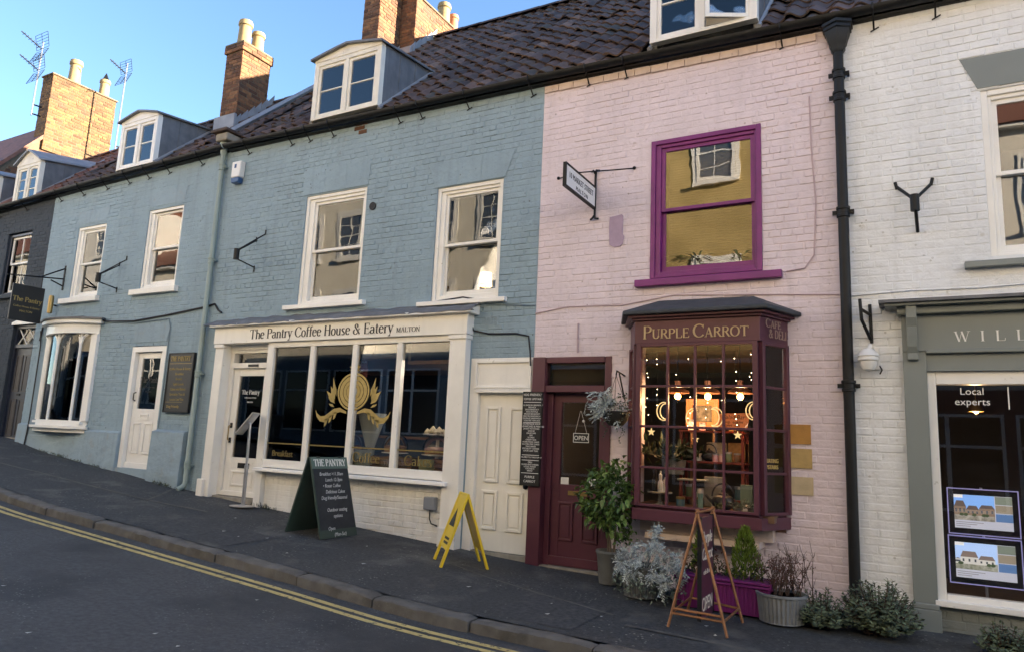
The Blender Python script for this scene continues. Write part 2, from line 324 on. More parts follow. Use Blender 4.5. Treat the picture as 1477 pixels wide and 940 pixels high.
def serif_text(body, cap, M, m, parent, thick=.12, thin=.045, track=.02, sx=1., depth=.004, small=None, name='lettering', width=None):
    """each written line is one flat raised mesh; small: scale of the letters after a word's first"""
    adv = 0; items = []; first = True
    for ch in body:
        sc = 1. if (first or small is None) else small
        items.append((ch, adv, sc)); adv += (G[ch][0]+track)*sc*sx; first = ch == ' '
    if width: k = width/(adv*cap); items = [(c, a*k, s) for c, a, s in items]; sx *= k
    mb = MB(M)
    def ribbon(pts, mode):
        n = len(pts); Lf = []; Rt = []
        for i, p in enumerate(pts):
            a = pts[max(0, i-1)]; b = pts[min(n-1, i+1)]; dx, dy = b[0]-a[0], b[1]-a[1]; l = sqrt(dx*dx+dy*dy) or 1
            dx, dy = dx/l, dy/l; w = {'t': thin, 'k': thick*.95}.get(mode, thin+(thick-thin)*abs(dy)**1.3)/2
            Lf.append((p[0]-dy*w, p[1]+dx*w)); Rt.append((p[0]+dy*w, p[1]-dx*w))
        return Lf, Rt
    ly = 0
    for ch, x0, sc in items:
        for st in G[ch][1]:
            if st[0] == 's': pts = [(st[1]-.11, st[2]+(.02 if st[2] < .5 else 0)), (st[1]+.11, st[2]+(.02 if st[2] < .5 else 0))]; md = 't'
            elif st[0] == 'a':
                _, cx, cy, rx, ry, a0, a1 = st; k = max(6, int(abs(a1-a0)/18)); pts = [(cx+rx*cos(radians(a0+(a1-a0)*i/k)), cy+ry*sin(radians(a0+(a1-a0)*i/k))) for i in range(k+1)]; md = 'a'
            else: pts = [(st[1], st[2]), ((st[1]+st[3])/2, (st[2]+st[4])/2), (st[3], st[4])]; md = st[0]
            Lf, Rt = ribbon(pts, md); n = len(pts); ly = (ly+1) % 5; e = depth+ly*.00008
            f = lambda p, z: ((x0+p[0]*sc*sx)*cap, p[1]*sc*cap, z)
            vs = [f(p, e) for p in Lf]+[f(p, e) for p in Rt]+[f(p, 0) for p in Lf]+[f(p, 0) for p in Rt]
            fs = []
            for i in range(n-1): fs += [(i, n+i, n+i+1, i+1), (i, i+1, 2*n+i+1, 2*n+i), (n+i+1, n+i, 3*n+i, 3*n+i+1)]
            fs += [(n, 0, 2*n, 3*n), (n-1, 2*n-1, 4*n-1, 3*n-1)]
            mb.add(vs, fs)
    return mb.build(name, m, parent)

# ------------------------------------------------------------------ ground
GX = np.array([-90,-46,-22,-15,-14.6,-10,-5.2,-3.9,-.56,4.6,60]); GZ = np.array([6.0,3.45,1.66,1.07,.97,.515,.214,.118,.045,.03,-.6])
_tx = np.linspace(-90, 60, 1501); _tz = np.interp(_tx, GX, GZ); _k = np.ones(9)/9; _tz[4:-4] = np.convolve(_tz, _k, 'valid')
def gz(x): return float(np.interp(x, _tx, _tz))
KY0, KY1, OKY = -2.38, -2.20, -7.95           # kerb outer and inner edge, far kerb
def pz(x, y): return gz(x)+.03*y             # pavement height
def pzb(x, y): return pz(x, y)+(.003*sin(x*3.1+y*4)+.002*sin(x*7.3-y*3))*max(0., min(1., (y-KY1-.05)*4))
def rz(x, y): return gz(x)+.03*KY0-.10+.018*min(KY0-y, y-OKY)   # road, cambered
def sheet(name, xs, ys, zf, m, kind='structure'):
    mb = MB(); vs = [(x, y, zf(x, y)) for x in xs for y in ys]; n = len(ys)
    fs = [(i*n+j, (i+1)*n+j, (i+1)*n+j+1, i*n+j+1) for i in range(len(xs)-1) for j in range(n-1)]
    o = mb.add(vs, fs).build(name, m, smooth=True)
    if kind: o['kind'] = kind
    return o
XS = [x*.75 for x in range(-80, 55)]
sheet('ground', [-600,-300,-150,-90]+list(range(-80, 60, 4))+[150,300,600], [-600,-200,-60,-20,-8,0,20,60,200,600], lambda x, y: gz(max(-90, min(60, x)))-.32, PAVEM)
sheet('road', XS, [OKY, -6.6, -5.2, -3.8, KY0+.04], rz, ROADM)
PATCHM = mat('tarmac_patch', (.043,.046,.05), .85, var=.45, vscale=22., bump=1., bscale=160, wear=((.075,.075,.072), .55, .7, 6.))
def patch(x0, x1, y0, y1, zf, e): sheet('tarmac_patch', [x0+(x1-x0)*i/12 for i in range(13)], [y0+(y1-y0)*j/4 for j in range(5)], lambda x, y: zf(x, y)+e, PATCHM)
sheet('pavement', [v*.25 for v in range(-240, 165)], [KY1-.02, -2.0, -1.75, -1.5, -1.25, -1., -.75, -.5, -.25, 0, .35], pzb, PAVEM)
sheet('pavement_across', XS, [-10.3, OKY], lambda x, y: gz(x)-.06, PAVEM)
kerb = MB(); x = -60.
kroot = sheet('kerb', XS, [OKY-.15, OKY+.0], lambda x, y: gz(x)-.05, KERBM)
joints = [-8.72,-7.62,-6.5,-5.3,-4.34,-3.31,-2.2,-1.1]
x = joints[0]
while x > -40: x -= rnd.uniform(.9, 1.35); joints.insert(0, x)
x = joints[-1]
while x < 12: x += rnd.uniform(.9, 1.3); joints.append(x)
for a, b in zip(joints, joints[1:]):
    mb = MB(); j = rnd.uniform(-.006, .006)+.002; jy = rnd.uniform(-.015, .015); n = 14; prof = [(KY0+jy, -.3), (KY0+jy, -.022), (KY0+jy+.008, -.009), (KY0+jy+.03, 0), (KY1-.03, .002), (KY1, -.01), (KY1, -.3)]
    vs = []; 
    for i in range(n+1):
        xx = a+.008+(b-a-.016)*i/n; e = -.014 if i in (0, n) else 0
        for q, (py, dz) in enumerate(prof): vs.append((xx, py+(rnd.uniform(-.007,.007) if 0 < q < 4 else 0)+(.008 if i in (0,n) and q < 3 else 0), pz(xx, KY0)+dz+j+(rnd.uniform(-.006,.005)+e if q not in (0,6) else 0)))
    k = len(prof); fs = [(i*k+q, (i+1)*k+q, (i+1)*k+q+1, i*k+q+1) for i in range(n) for q in range(k-1)]+[tuple(range(k)), tuple(range(n*k+k-1, n*k-1, -1))]
    fixn(mb.add(vs, fs).build('kerb_stone', KERBM, kroot, smooth=True))
for y0 in (-2.605, -2.735):
    sheet('yellow_line', [v*.5 for v in range(-100, 30)], [y0-.035, y0+.035], lambda x, y: rz(x, y)+.004+.0, YLINE)
# worn lighter seams where the pavement was patched
def seam(pts, w):
    pts = [(a[0]+(b[0]-a[0])*k/8, a[1]+(b[1]-a[1])*k/8) for a, b in zip(pts, pts[1:]) for k in range(8)]+[pts[-1]]
    mb = MB(); vs = []
    for (x, y) in pts: vs += [(x, y-w/2, pzb(x, y)+.005), (x, y+w/2, pzb(x, y)+.005)]
    o = mb.add(vs, [(2*i, 2*i+2, 2*i+3, 2*i+1) for i in range(len(pts)-1)]).build('pavement_seam', SEAMM); o['kind'] = 'structure'
patch(-8.3, -6.7, -2.12, -1.35, pzb, .004); patch(-3.3, -2.5, -2.1, -1.2, pzb, .004)
seam([(-14, -1.36), (-11.5, -1.14), (-8.5, -.95)], .06)
seam([(-10.4, -.12), (-10.1, -.5), (-9.75, -.98)], .08)
seam([(-4.6, -.78), (-3.4, -1.12), (-2.4, -1.42)], .035)
seam([(-2.2, -1.66), (2.6, -1.75)], .06)
mb = MB()
for k in range(14):
    x = rnd.uniform(-9, -1); y = rnd.uniform(-2, -.9); a = rnd.uniform(0, 6); s = rnd.uniform(.012, .03)
    mb.add([(x+s*cos(a+q*1.57)*(1 if q % 2 else .5), y+s*sin(a+q*1.57), pz(x, y)+.016+.004*(q % 2)) for q in range(4)], [(0,1,2,3)])
for k in range(10):
    x = rnd.uniform(-8, -1.5); y = rnd.uniform(-5.2, -3); a = rnd.uniform(0, 6); s = rnd.uniform(.012, .03)
    mb.add([(x+s*cos(a+q*1.57)*(1 if q % 2 else .5), y+s*sin(a+q*1.57), rz(x, y)+.005+.004*(q % 2)) for q in range(4)], [(0,1,2,3)])
mb.build('litter', mat('litter_pale', (.5,.5,.48), .8), kind='stuff')['label'] = 'pale scraps of litter and leaf scattered on the tarmac'

# ------------------------------------------------------------------ house builders
def eave(x): return float(np.interp(x, [-24,-19.5,-15.48,-10.1,-4.04,-.55,3.5,40], [6.0,6.07,6.18,6.29,6.18,6.08,5.98,5.8]))
def brick_unit():
    c = .035; cz = .08
    vs = [(-.5,1,-.5),(.5,1,-.5),(.5,1,.5),(-.5,1,.5),(-.5,.35,-.5),(.5,.35,-.5),(.5,.35,.5),(-.5,.35,.5),(-.5+c,0,-.5+cz),(.5-c,0,-.5+cz),(.5-c,0,.5-cz),(-.5+c,0,.5-cz)]
    fs = [(8,9,10,11)]+[(4+i, 4+(i+1) % 4, 8+(i+1) % 4, 8+i) for i in range(4)]+[(i, (i+1) % 4, 4+(i+1) % 4, 4+i) for i in range(4)]
    return vs, fs
BV, BF = brick_unit(); BVN = np.array(BV); BFN = BF
def brick_mesh(m):
    k = 'brick_'+m.name
    if k not in bpy.data.meshes:
        me = bpy.data.meshes.new(k); me.from_pydata(BV, [], BF); me.materials.append(m)
    return bpy.data.meshes[k]
def lay_bricks(parent, rects, place, m_one, m_mass, keep=300, proud=(.003,.008), rg=None):
    """rects: (u0,u1,z0,z1); place(u,z,depth)-> world; first `keep` nearest in view are single bricks, the rest one mass"""
    rg = rg or random.Random(3)
    scored = []
    for r in rects:
        c = place((r[0]+r[1])/2, (r[2]+r[3])/2, 0)[0]
        ok = inview(c); big = (r[1]-r[0]) > .09
        scored.append(((0 if ok and big else 1), (Vector(c)-CAM).length, r))
    scored.sort(key=lambda t: t[:2])
    me = brick_mesh(m_one); V = []; F = []
    for i, (a, d, r) in enumerate(scored):
        cc = place((r[0]+r[1])/2, (r[2]+r[3])/2, 0)[0]; nz = mnoise.noise(Vector((cc[0]*.9+cc[1]*.9, 3.3, cc[2]*.9))); n2 = mnoise.noise(Vector((cc[0]*.45, 9.1, cc[2]*1.3+cc[1])))
        dep = max(.0008, rg.uniform(*proud)*(.85+.75*nz)); r = (r[0], r[1], r[2]+.007*n2+rg.uniform(-.0015,.0015), r[3]+.007*n2+rg.uniform(-.0015,.0015)); tz = rg.uniform(-.006, .006); tx = rg.uniform(-.03, .03)
        loc, rz_ = place((r[0]+r[1])/2, (r[2]+r[3])/2, dep)
        s = (r[1]-r[0], dep+.02, r[3]-r[2])
        if i < keep and a == 0:
            inst(me, 'brick', parent, loc, (tx, 0, rz_+tz), s)
        else:
            p = BVN*np.array(s); p = np.stack([p[:,0], p[:,1]+tz*p[:,0]+tx*-p[:,2], p[:,2]], 1)
            c_, s_ = cos(rz_), sin(rz_); q = np.stack([p[:,0]*c_-p[:,1]*s_, p[:,0]*s_+p[:,1]*c_, p[:,2]], 1)+np.array(loc)
            n = len(V); V += [tuple(t) for t in q.tolist()]; F += [tuple(k+n for k in f) for f in BFN]
    if V:
        me2 = bpy.data.meshes.new('brickwork'); me2.from_pydata(V, [], F); me2.materials.append(m_mass)
        o = bpy.data.objects.new('brickwork', me2); COL.objects.link(o); adopt(o, parent); o['kind'] = 'stuff'
def courses(x0, x1, z0, z1, opens=(), h=.078, joint=.009, head=.004, rg=None, bl=.235, zoff=0.):
    rg = rg or random.Random(5); out = []; row = 0; z = z0
    while z < z1-.02:
        zz = min(z+h, z1); hd = row % 4 == 3; L = bl/2 if hd else bl
        x = x0-(L/2 if row % 2 else 0)-rg.uniform(0, .03)
        while x < x1:
            l = L*rg.uniform(.96, 1.05); a, b = max(x, x0), min(x+l, x1); x += l
            if b-a < .03: continue
            segs = [(a, b, z, zz)]
            for (ox0, ox1, oz0, oz1) in opens:
                nw = []
                for (p, q, r, s) in segs:
                    if q <= ox0 or p >= ox1 or s <= oz0 or r >= oz1: nw.append((p, q, r, s)); continue
                    if oz1-r < (s-r)*.5 and oz1 < s: nw.append((p, q, oz1, s)); continue
                    if s-oz0 < (s-r)*.5 and oz0 > r: nw.append((p, q, r, oz0)); continue
                    if p < ox0: nw.append((p, ox0, r, s))
                    if q > ox1: nw.append((ox1, q, r, s))
                segs = nw
            for (p, q, r, s) in segs:
                if q-p > .035 and s-r > .025: out.append((p+head/2, q-head/2, r+joint/2, s-joint/2))
        z += h; row += 1
    return out
def wall(house, x0, x1, z0, z1, opens, m, y=0., t=.3, keep=300, seed=1, bricks=True, name='wall', proud=(.002,.0095), clip=None):
    xs = sorted({x0, x1}|{v for o in opens for v in o[:2] if x0 < v < x1}); zs = sorted({z0, z1}|{v for o in opens for v in o[2:] if z0 < v < z1})
    mb = MB()
    for a, b in zip(xs, xs[1:]):
        run = None
        for c, d in zip(zs, zs[1:]):
            mx, mz = (a+b)/2, (c+d)/2
            if any(o[0] < mx < o[1] and o[2] < mz < o[3] for o in opens):
                if run: mb.box(a, b, y, y+t, *run); run = None
            else: run = (run[0], d) if run else (c, d)
        if run: mb.box(a, b, y, y+t, *run)
    w = mb.build(name, m, house)
    if bricks:
        rg = random.Random(seed); rects = courses(x0, x1, z0, z1, list(opens)+list(clip or []), rg=rg)
        lay_bricks(w, rects, lambda u, z, d: ((u, y-d, z), 0.), m, m, keep, proud, rg)
    return w
def room(house, x0, x1, y0, y1, z0, z1, m=ROOM, fm=None):
    t = .05; mb = MB(); mb.box(x0, x1, y1, y1+t, z0, z1); mb.box(x0-t, x0, y0, y1+t, z0, z1); mb.box(x1, x1+t, y0, y1+t, z0, z1); mb.box(x0-t, x1+t, y0, y1+t, z1, z1+t)
    r = mb.build('room', m, house); B(x0-t, x1+t, y0, y1+t, z0-t, z0).build('floor', fm or WOODF, r); return r
def sash(house, x0, x1, z0, z1, fm, gx0, gx1, gz0, gz1, mid, sill=None, y=.015, glass=None, bars=(0,0), sm=None, roomm=ROOM, deep=2.2, sillm=None, rm=True, arch=0.):
    """box-frame sash window; the g-values bound the glass"""
    glass = glass or GLASS_O; sm = sm or fm; sw = .045
    a0, a1, b0, b1 = gx0-sw, gx1+sw, gz0-sw*1.5, gz1+sw
    f = MB(); f.ring(x0, x1, z0, z1, .055, y, y+.13, .055, .03)
    f.box(x0+.055, a0, y+.022, y+.13, z0+.03, z1-.055); f.box(a1, x1-.055, y+.022, y+.13, z0+.03, z1-.055)
    f.box(a0, a1, y+.022, y+.13, b1, z1-.055); f.box(a0, a1, y+.022, y+.13, z0+.03, b0)
    if arch:
        n = 8; f.prism([(x0, z1)]+[(x0+(x1-x0)*i/n, z1+arch*(1-(2*i/n-1)**2)) for i in range(n+1)]+[(x1, z1)], y, y+.1)
    w = f.build('window', fm, house, bevel=.006)
    for (p0, p1, yy, nm) in ((mid-.02, gz1+sw, y+.045, 'upper_sash'), (b0, mid+.02, y+.085, 'lower_sash')):
        s = MB(); s.ring(a0, a1, p0, p1, sw, yy, yy+.035, sw if nm == 'upper_sash' else .04, .04 if nm == 'upper_sash' else sw*1.5)
        for k in range(bars[0]):
            xx = gx0+(gx1-gx0)*(k+1)/(bars[0]+1); s.box(xx-.01, xx+.01, yy+.004, yy+.031, p0+.03, p1-.03)
        for k in range(bars[1]):
            zz = p0+(p1-p0)*(k+1)/(bars[1]+1); s.box(gx0-.001, gx1+.001, yy+.006, yy+.029, zz-.01, zz+.01)
        s.build('sash', sm, w, bevel=.004)
        B(gx0-.005, gx1+.005, yy+.014, yy+.019, p0+.02, p1-.02).build('pane', glass, w)
    if sill: 
        q = MB().prism([(y+.1, sill[2]), (-.085, sill[2]), (-.085, sill[3]-.02), (y+.1, sill[3])], sill[0], sill[1], 'x').build('sill', sillm or fm, w, bevel=.006); fixn(q)
    if rm: room(house, x0-.5, x1+.5, .3, .3+deep, z0-.75, z1+.3, roomm)
    return w
TP = .97; TA = math.atan(TP)
def tile_unit(nx=8):
    w, l, t = .268, .36, .02; vs = []; fs = []
    prof = [(-w/2+w*i/nx, .033*sin(2*pi*(i/nx)*1.0+.5)+.006) for i in range(nx+1)]
    for v, dz in ((0, .02), (l, -.016)):
        for (x, z) in prof: vs.append((x, v, z+dz))
    for (x, z) in prof: vs.append((x, .0, z+.02-t))
    n = nx+1
    for i in range(nx): fs += [(i, i+1, n+i+1, n+i), (2*n+i, 2*n+i+1, i+1, i)]
    fs += [(0, n, 2*n), (nx, 2*n+nx, n+nx)]
    return vs, fs
TV, TF = tile_unit(); TVN = np.array(TV)
def tile_roof(house, x0, x1, y0, y1, m1, m2, skips=(), keep=300, seed=4, deckm=None, zb=.10):
    d = MB(); d.add([(x0, y0, eave(x0)+zb-.06+TP*y0), (x1, y0, eave(x1)+zb-.06+TP*y0), (x1, y1, eave(x1)+zb-.06+TP*y1), (x0, y1, eave(x0)+zb-.06+TP*y1),
                     (x0, 2*y1+.2, eave(x0)), (x1, 2*y1+.2, eave(x1))], [(0,1,2,3), (3,2,5,4), (0,4,5,1), (0,3,4), (1,5,2)])
    roof = d.build('roof', deckm or IRON, house); rg = random.Random(seed)
    me = bpy.data.meshes.new('roof_tile'); me.from_pydata(TV, [], TF); me.materials.append(m1); me.polygons.foreach_set('use_smooth', [True]*len(TF)); me.set_sharp_from_angle(angle=radians(50))
    its = []; g = .285; L = (y1-y0)/cos(TA); rows = int(L/g)
    for r in range(rows+1):
        yy = y0+r*g*cos(TA)
        if yy > y1-.05: break
        x = math.ceil((x0+.04)/.24)*.24
        while x < x1+.04:
            if not any(a < x < b and c < yy < e for a, b, c, e in skips):
                its.append((x, yy))
            x += .24
    items = []
    for (x, yy) in its:
        p = Vector((x+rg.uniform(-.012,.012), yy+rg.uniform(-.02,.02)-(.05 if rg.random() < .02 else 0), eave(x)+zb+TP*yy+rg.uniform(-.006,.009)+.035*mnoise.noise(Vector((x*.55, yy*.6, 2.))) ))
        items.append((0 if inview(p) else 1, (p-CAM).length, p, (TA+rg.uniform(-.045,.045), rg.uniform(-.05,.05), rg.uniform(-.04,.04))))
    items.sort(key=lambda t: t[:2]); V = []; F = []
    for i, (a, dd, p, r) in enumerate(items):
        if i < keep and a == 0: inst(me, 'roof_tile', roof, p, r)
        else:
            M = np.array(Matrix.Translation(p) @ Matrix.Rotation(r[2],4,'Z') @ Matrix.Rotation(r[1],4,'Y') @ Matrix.Rotation(r[0],4,'X'))
            q = TVN @ M[:3,:3].T+M[:3,3]; n = len(V); V += [tuple(t) for t in q.tolist()]; F += [tuple(k+n for k in f) for f in TF]
    if V:
        m_ = bpy.data.meshes.new('roof_tiling'); m_.from_pydata(V, [], F); m_.materials.append(m2); m_.polygons.foreach_set('use_smooth', [True]*len(F)); m_.set_sharp_from_angle(angle=radians(50))
        o = bpy.data.objects.new('roof_tiling', m_); COL.objects.link(o); adopt(o, roof); o['kind'] = 'stuff'
    # ridge
    if y1 > .5:
        n = int((x1-x0)/.45)
        for k in range(n):
            a = x0+(x1-x0)*k/n; b = x0+(x1-x0)*(k+1)/n; z = eave(a)+zb+TP*y1-.03
            MB().add([(xx, y1+.14*cos(t), z+.10*sin(t)) for xx in (a+.004, b+.012) for t in [pi*i/6 for i in range(7)]], [(i, i+1, 8+i, 7+i) for i in range(6)]).build('ridge_tile', m1, roof, smooth=True)
    return roof
def gutter(house, x0, x1, m=IRON, brackets=None):
    n = 8; mb = MB(); vs = []; st = 8; c = []
    for i in range(st+1):
        x = x0+(x1-x0)*i/st; z = eave(x)+.02
        ring = [(-.135+.065*cos(t), z+.065*sin(t)) for t in [pi+pi*k/n for k in range(n+1)]]+[(-.135+.055*cos(t), z+.055*sin(t)) for t in [2*pi-pi*k/n for k in range(n+1)]]
        vs += [(x, y, zz) for y, zz in ring]
    k = 2*n+2; fs = [(i*k+q, (i+1)*k+q, (i+1)*k+(q+1) % k, i*k+(q+1) % k) for i in range(st) for q in range(k)]+[tuple(range(k)), tuple(range(st*k+k-1, st*k-1, -1))]
    g = fixn(mb.add(vs, fs).build('gutter', m, house, smooth=True))
    MB().prism([(-.03, eave(x0)-.03), (.1, eave(x0)-.03), (.1, eave(x0)+.1), (-.03, eave(x0)+.1)], x0, x1, 'x').build('fascia_board', IRON, house) if False else None
    # fascia board behind the gutter follows the fall of the eaves
    MB().add([(x0,-.05,eave(x0)-.06),(x1,-.05,eave(x1)-.06),(x1,.05,eave(x1)-.06),(x0,.05,eave(x0)-.06),(x0,-.05,eave(x0)+.08),(x1,-.05,eave(x1)+.08),(x1,.05,eave(x1)+.08),(x0,.05,eave(x0)+.08)],
             [(0,3,2,1),(4,5,6,7),(0,1,5,4),(1,2,6,5),(2,3,7,6),(3,0,4,7)]).build('fascia_board', IRON, house)
    for x in brackets or []:
        z = eave(x); b = MB(); b.tube([(x,-.205,z+.03),(x,-.2,z-.03),(x,-.135,z-.065),(x,-.06,z-.13),(x,-.012,z-.17)], .009, 6); b.tube([(x-.03,-.03,z-.19),(x+.045,-.012,z-.145)], .008, 5); b.build('bracket', IRON, g)
    return g
def dormer(house, x0, x1, z0, z1, apex, back, fm=CREAM, roofm=LEAD, cheekm=LEAD, bars=1, glass=None, y0=-.02, slope=.13, ope=None, gap=.075):
    """front frame flush with the wall, lead cheeks running back into the roof"""
    glass = glass or GLASS_O; xm = (x0+x1)/2; e = 1e-3
    f = MB(); w = .085
    f.ring(x0, x1, z0, z1-.02, w, y0, y0+.1, .07, .045); f.box(xm-.035, xm+.035, y0, y0+.1, z0+.045, z1-.09)
    n = 8; f.prism([(x0, z1-.02), (x1, z1-.02)]+[(x1-(x1-x0)*i/n, z1+.02+(apex-z1)*(1-abs(2*i/n-1)**1.15)) for i in range(n+1)], y0-.01, y0+.09)
    d = f.build('dormer', fm, house, bevel=.005)
    for s, (a, b) in enumerate(((x0+w, xm-.035), (xm+.035, x1-w))):
        c = MB(); q0, q1 = z0+.045, z1-.09
        c.ring(a, b, q0, q1, .05, y0+.02, y0+.06)
        for k in range(bars): zz = q0+(q1-q0)*(k+1)/(bars+1); c.box(a+.05, b-.05, y0+.025, y0+.055, zz-.01, zz+.01)
        p = B(a+.045, b-.045, y0+.036, y0+.041, q0+.045, q1-.045)
        o1 = c.build('casement', fm, d, bevel=.004); o2 = p.build('pane', glass, d)
        if ope == s:
            hx = b if s else a
            for o in (o1, o2):
                o.matrix_basis = Matrix.Translation((hx, y0+.04, 0)) @ Matrix.Rotation(.45 if s else -.4, 4, 'Z') @ Matrix.Translation((-hx, -y0-.04, 0))
    for sx in (x0, x1):
        s = 1 if sx == x1 else -1; t = .03
        poly = [(y0+.1, z0-.25), (y0+.1, z1+.02), (back, z1+slope), (back, z1+slope-.03)]
        MB().prism(poly, sx-.06*s, sx-.002*s, 'x').build('cheek', cheekm, d)
        # soaker along the foot of the cheek, welted seams on its face
        MB().tube([(sx+.01*s, .0, eave(sx)+.16), (sx+.01*s, back, eave(sx)+.15+TP*back)], .03, 6).build('soaker', LEAD_L, d)
        for q in (.3, .62):
            yy = y0+.1+(back-y0-.1)*q; zt = z1+.02+slope*q; zb_ = eave(sx)+.1+TP*yy
            if zt > zb_: B(*sorted((sx-.004*s, sx+.008*s)), yy-.008, yy+.008, zb_, zt).build('seam', cheekm, d)
    # lead roof: a low vault from front to back
    vs = []; 
    for yy, dz in ((y0-.07, 0.), (back+.1, slope)):
        for i in range(n+1): vs.append((x0-.05+(x1-x0+.1)*i/n, yy, z1+.035+dz+(apex-z1)*(1-abs(2*i/n-1)**1.15)))
        for i in range(n+1): vs.append((x0-.05+(x1-x0+.1)*i/n, yy, z1+.0+dz+(apex-z1)*(1-abs(2*i/n-1)**1.15)))
    k = 2*(n+1); fs = [(i, i+1, k+i+1, k+i) for i in range(n)]+[(n+1+i, k+n+1+i, k+n+2+i, n+2+i) for i in range(n)]+[(i, n+1+i, n+2+i, i+1) for i in range(n)]
    fs += [(0, k, k+n+1, n+1), (n, 2*n+1, k+2*n+1, k+n)]
    fixn(MB().add(vs, fs).build('dormer_roof', roofm, d))
    MB().box(x0+.1, x1-.1, back*.6, back*.6+.03, z0, z1).build('curtain', CURT if fm is CREAM else ROOM, d)
    return d
def chimney(house, x0, x1, y0, y1, z0, z1, m1, m2, pots=(), keep=120, flare=True, seed=2, cap=.16):
    c = B(x0+.012, x1-.012, y0+.012, y1-.012, z0, z1-.01).build('chimney', MORTAR, house); rg = random.Random(seed)
    zc = z1-cap if flare else z1
    def faces(x0, x1, y0, y1, z0, z1, k):
        W, Dp = x1-x0, y1-y0
        fr = courses(0, W, z0, z1, rg=rg, head=.01); sd = courses(0, Dp, z0, z1, rg=rg, head=.01)
        lay_bricks(c, sd, lambda u, z, d: ((x1-.012+d, y0+u, z), pi/2), m1, m2, k, (.006,.013), rg)
        lay_bricks(c, fr, lambda u, z, d: ((x0+u, y0+.012-d, z), 0.), m1, m2, k//3, (.006,.013), rg)
        lay_bricks(c, sd, lambda u, z, d: ((x0+.012-d, y0+Dp-u, z), -pi/2), m1, m2, 0, (.006,.013), rg)
        lay_bricks(c, fr, lambda u, z, d: ((x0+W-u, y1-.012+d, z), pi), m1, m2, 0, (.006,.013), rg)
    faces(x0, x1, y0, y1, z0, zc, keep)
    if flare:
        B(x0-.02, x1+.02, y0-.02, y1+.02, zc+.003, z1-.012).build('cap_core', MORTAR, c); faces(x0-.035, x1+.035, y0-.035, y1+.035, zc, z1, 20)
    B(x0-.03, x1+.03, y0-.03, y1+.03, z1-.005, z1+.04).build('flaunching', MORTAR, c, bevel=.015)
    for (px, py, r, h, pm, cowl) in pots:
        p = MB().lathe([(r*1.05, 0), (r, .06), (r*.9, h*.78), (r*.9, h*.80), (r*1.08, h*.83), (r*1.08, h*.93), (r*.98, h*.95), (r*.98, h), (r*.75, h), (r*.72, h*.8)], (px, py, z1+.02), 18).build('chimney_pot', pm, c, smooth=True)
        if cowl: MB().lathe([(r*.85, h+.0), (.01, h+.22)], (px, py, z1+.02), 5).build('cowl', IRON, c)
    return c
def step_flashing(house, x, y0, y1, z0, n=8, m=LEAD_L):
    mb = MB()
    for i in range(n):
        a = y0+(y1-y0)*i/n; b = y0+(y1-y0)*(i+1)/n; z = z0+(y1-y0)/n*i*TP
        mb.prism([(a, z-.12), (b, z-.12+(b-a)*TP), (b, z+.22+(b-a)*.5), (a+.01, z+.10)], x, x+.012, 'x')
    return fixn(mb.build('flashing', m, house))
def downpipe(house, x, y, ztop, zbot, m, r=.042, collars=(), hopper=None, shoe=True):
    mb = MB(); mb.tube([(x, y, ztop), (x, y, zbot+.12)]+([(x, y-.03, zbot+.06), (x-.02, y-.12, zbot+.01)] if shoe else [(x, y, zbot)]), r, 12)
    d = mb.build('downpipe', m, house, smooth=True)
    for z in collars:
        c = MB(); c.lathe([(r+.001, -.06), (r+.012, -.055), (r+.012, -.03), (r+.006, -.025), (r+.006, .02), (r+.016, .025), (r+.016, .05), (r+.001, .055)], (x, y, z), 12)
        c.box(x-r-.05, x+r+.05, y+.0, y+.03, z-.02, z+.02); c.tube([(x+r+.035, y-.02, z), (x+r+.035, .02, z)], .012, 6); c.build('collar', m, d, smooth=True)
    if hopper:
        h = MB(); n = 6 if hopper == 'hex' else 14; k = 1. if hopper == 'hex' else .62
        h.lathe([(r+.004, -.02), (.06*k+.02, .02), (.06*k+.02, .05), (.075*k+.02, .07), (.11*k, .13), (.135*k, .2), (.135*k, .215), (.15*k, .225), (.15*k, .26), (.165*k, .27), (.165*k, .30), (.15*k, .31), (.15*k, .25)], (x, y, ztop-.02), n, a0=pi/6, a1=pi/6+2*pi); h.build('hopper', m, d, smooth=True)
    return d
def panelled(mb, x0, x1, z0, z1, y, d=.012, w=.025):
    """raised-and-fielded panel with a moulding ring"""
    mb.ring(x0, x1, z0, z1, w, y-d, y); mb.box(x0+w+.02, x1-w-.02, y-d*.5, y, z0+w+.02, z1-w-.02)

# ================================================================== the terrace, from the far left to the right
def plain_roof(house, x0, x1, y0, y1, zl, m, tp=TP):
    ym = (y0+y1)/2; zr = zl+tp*(ym-y0)
    return MB().prism([(y0-.15, zl-.1), (ym, zr), (y1+.15, zl-.1), (y1+.15, zl-.2), (y0-.15, zl-.2)], x0, x1, 'x').build('roof', m, house)
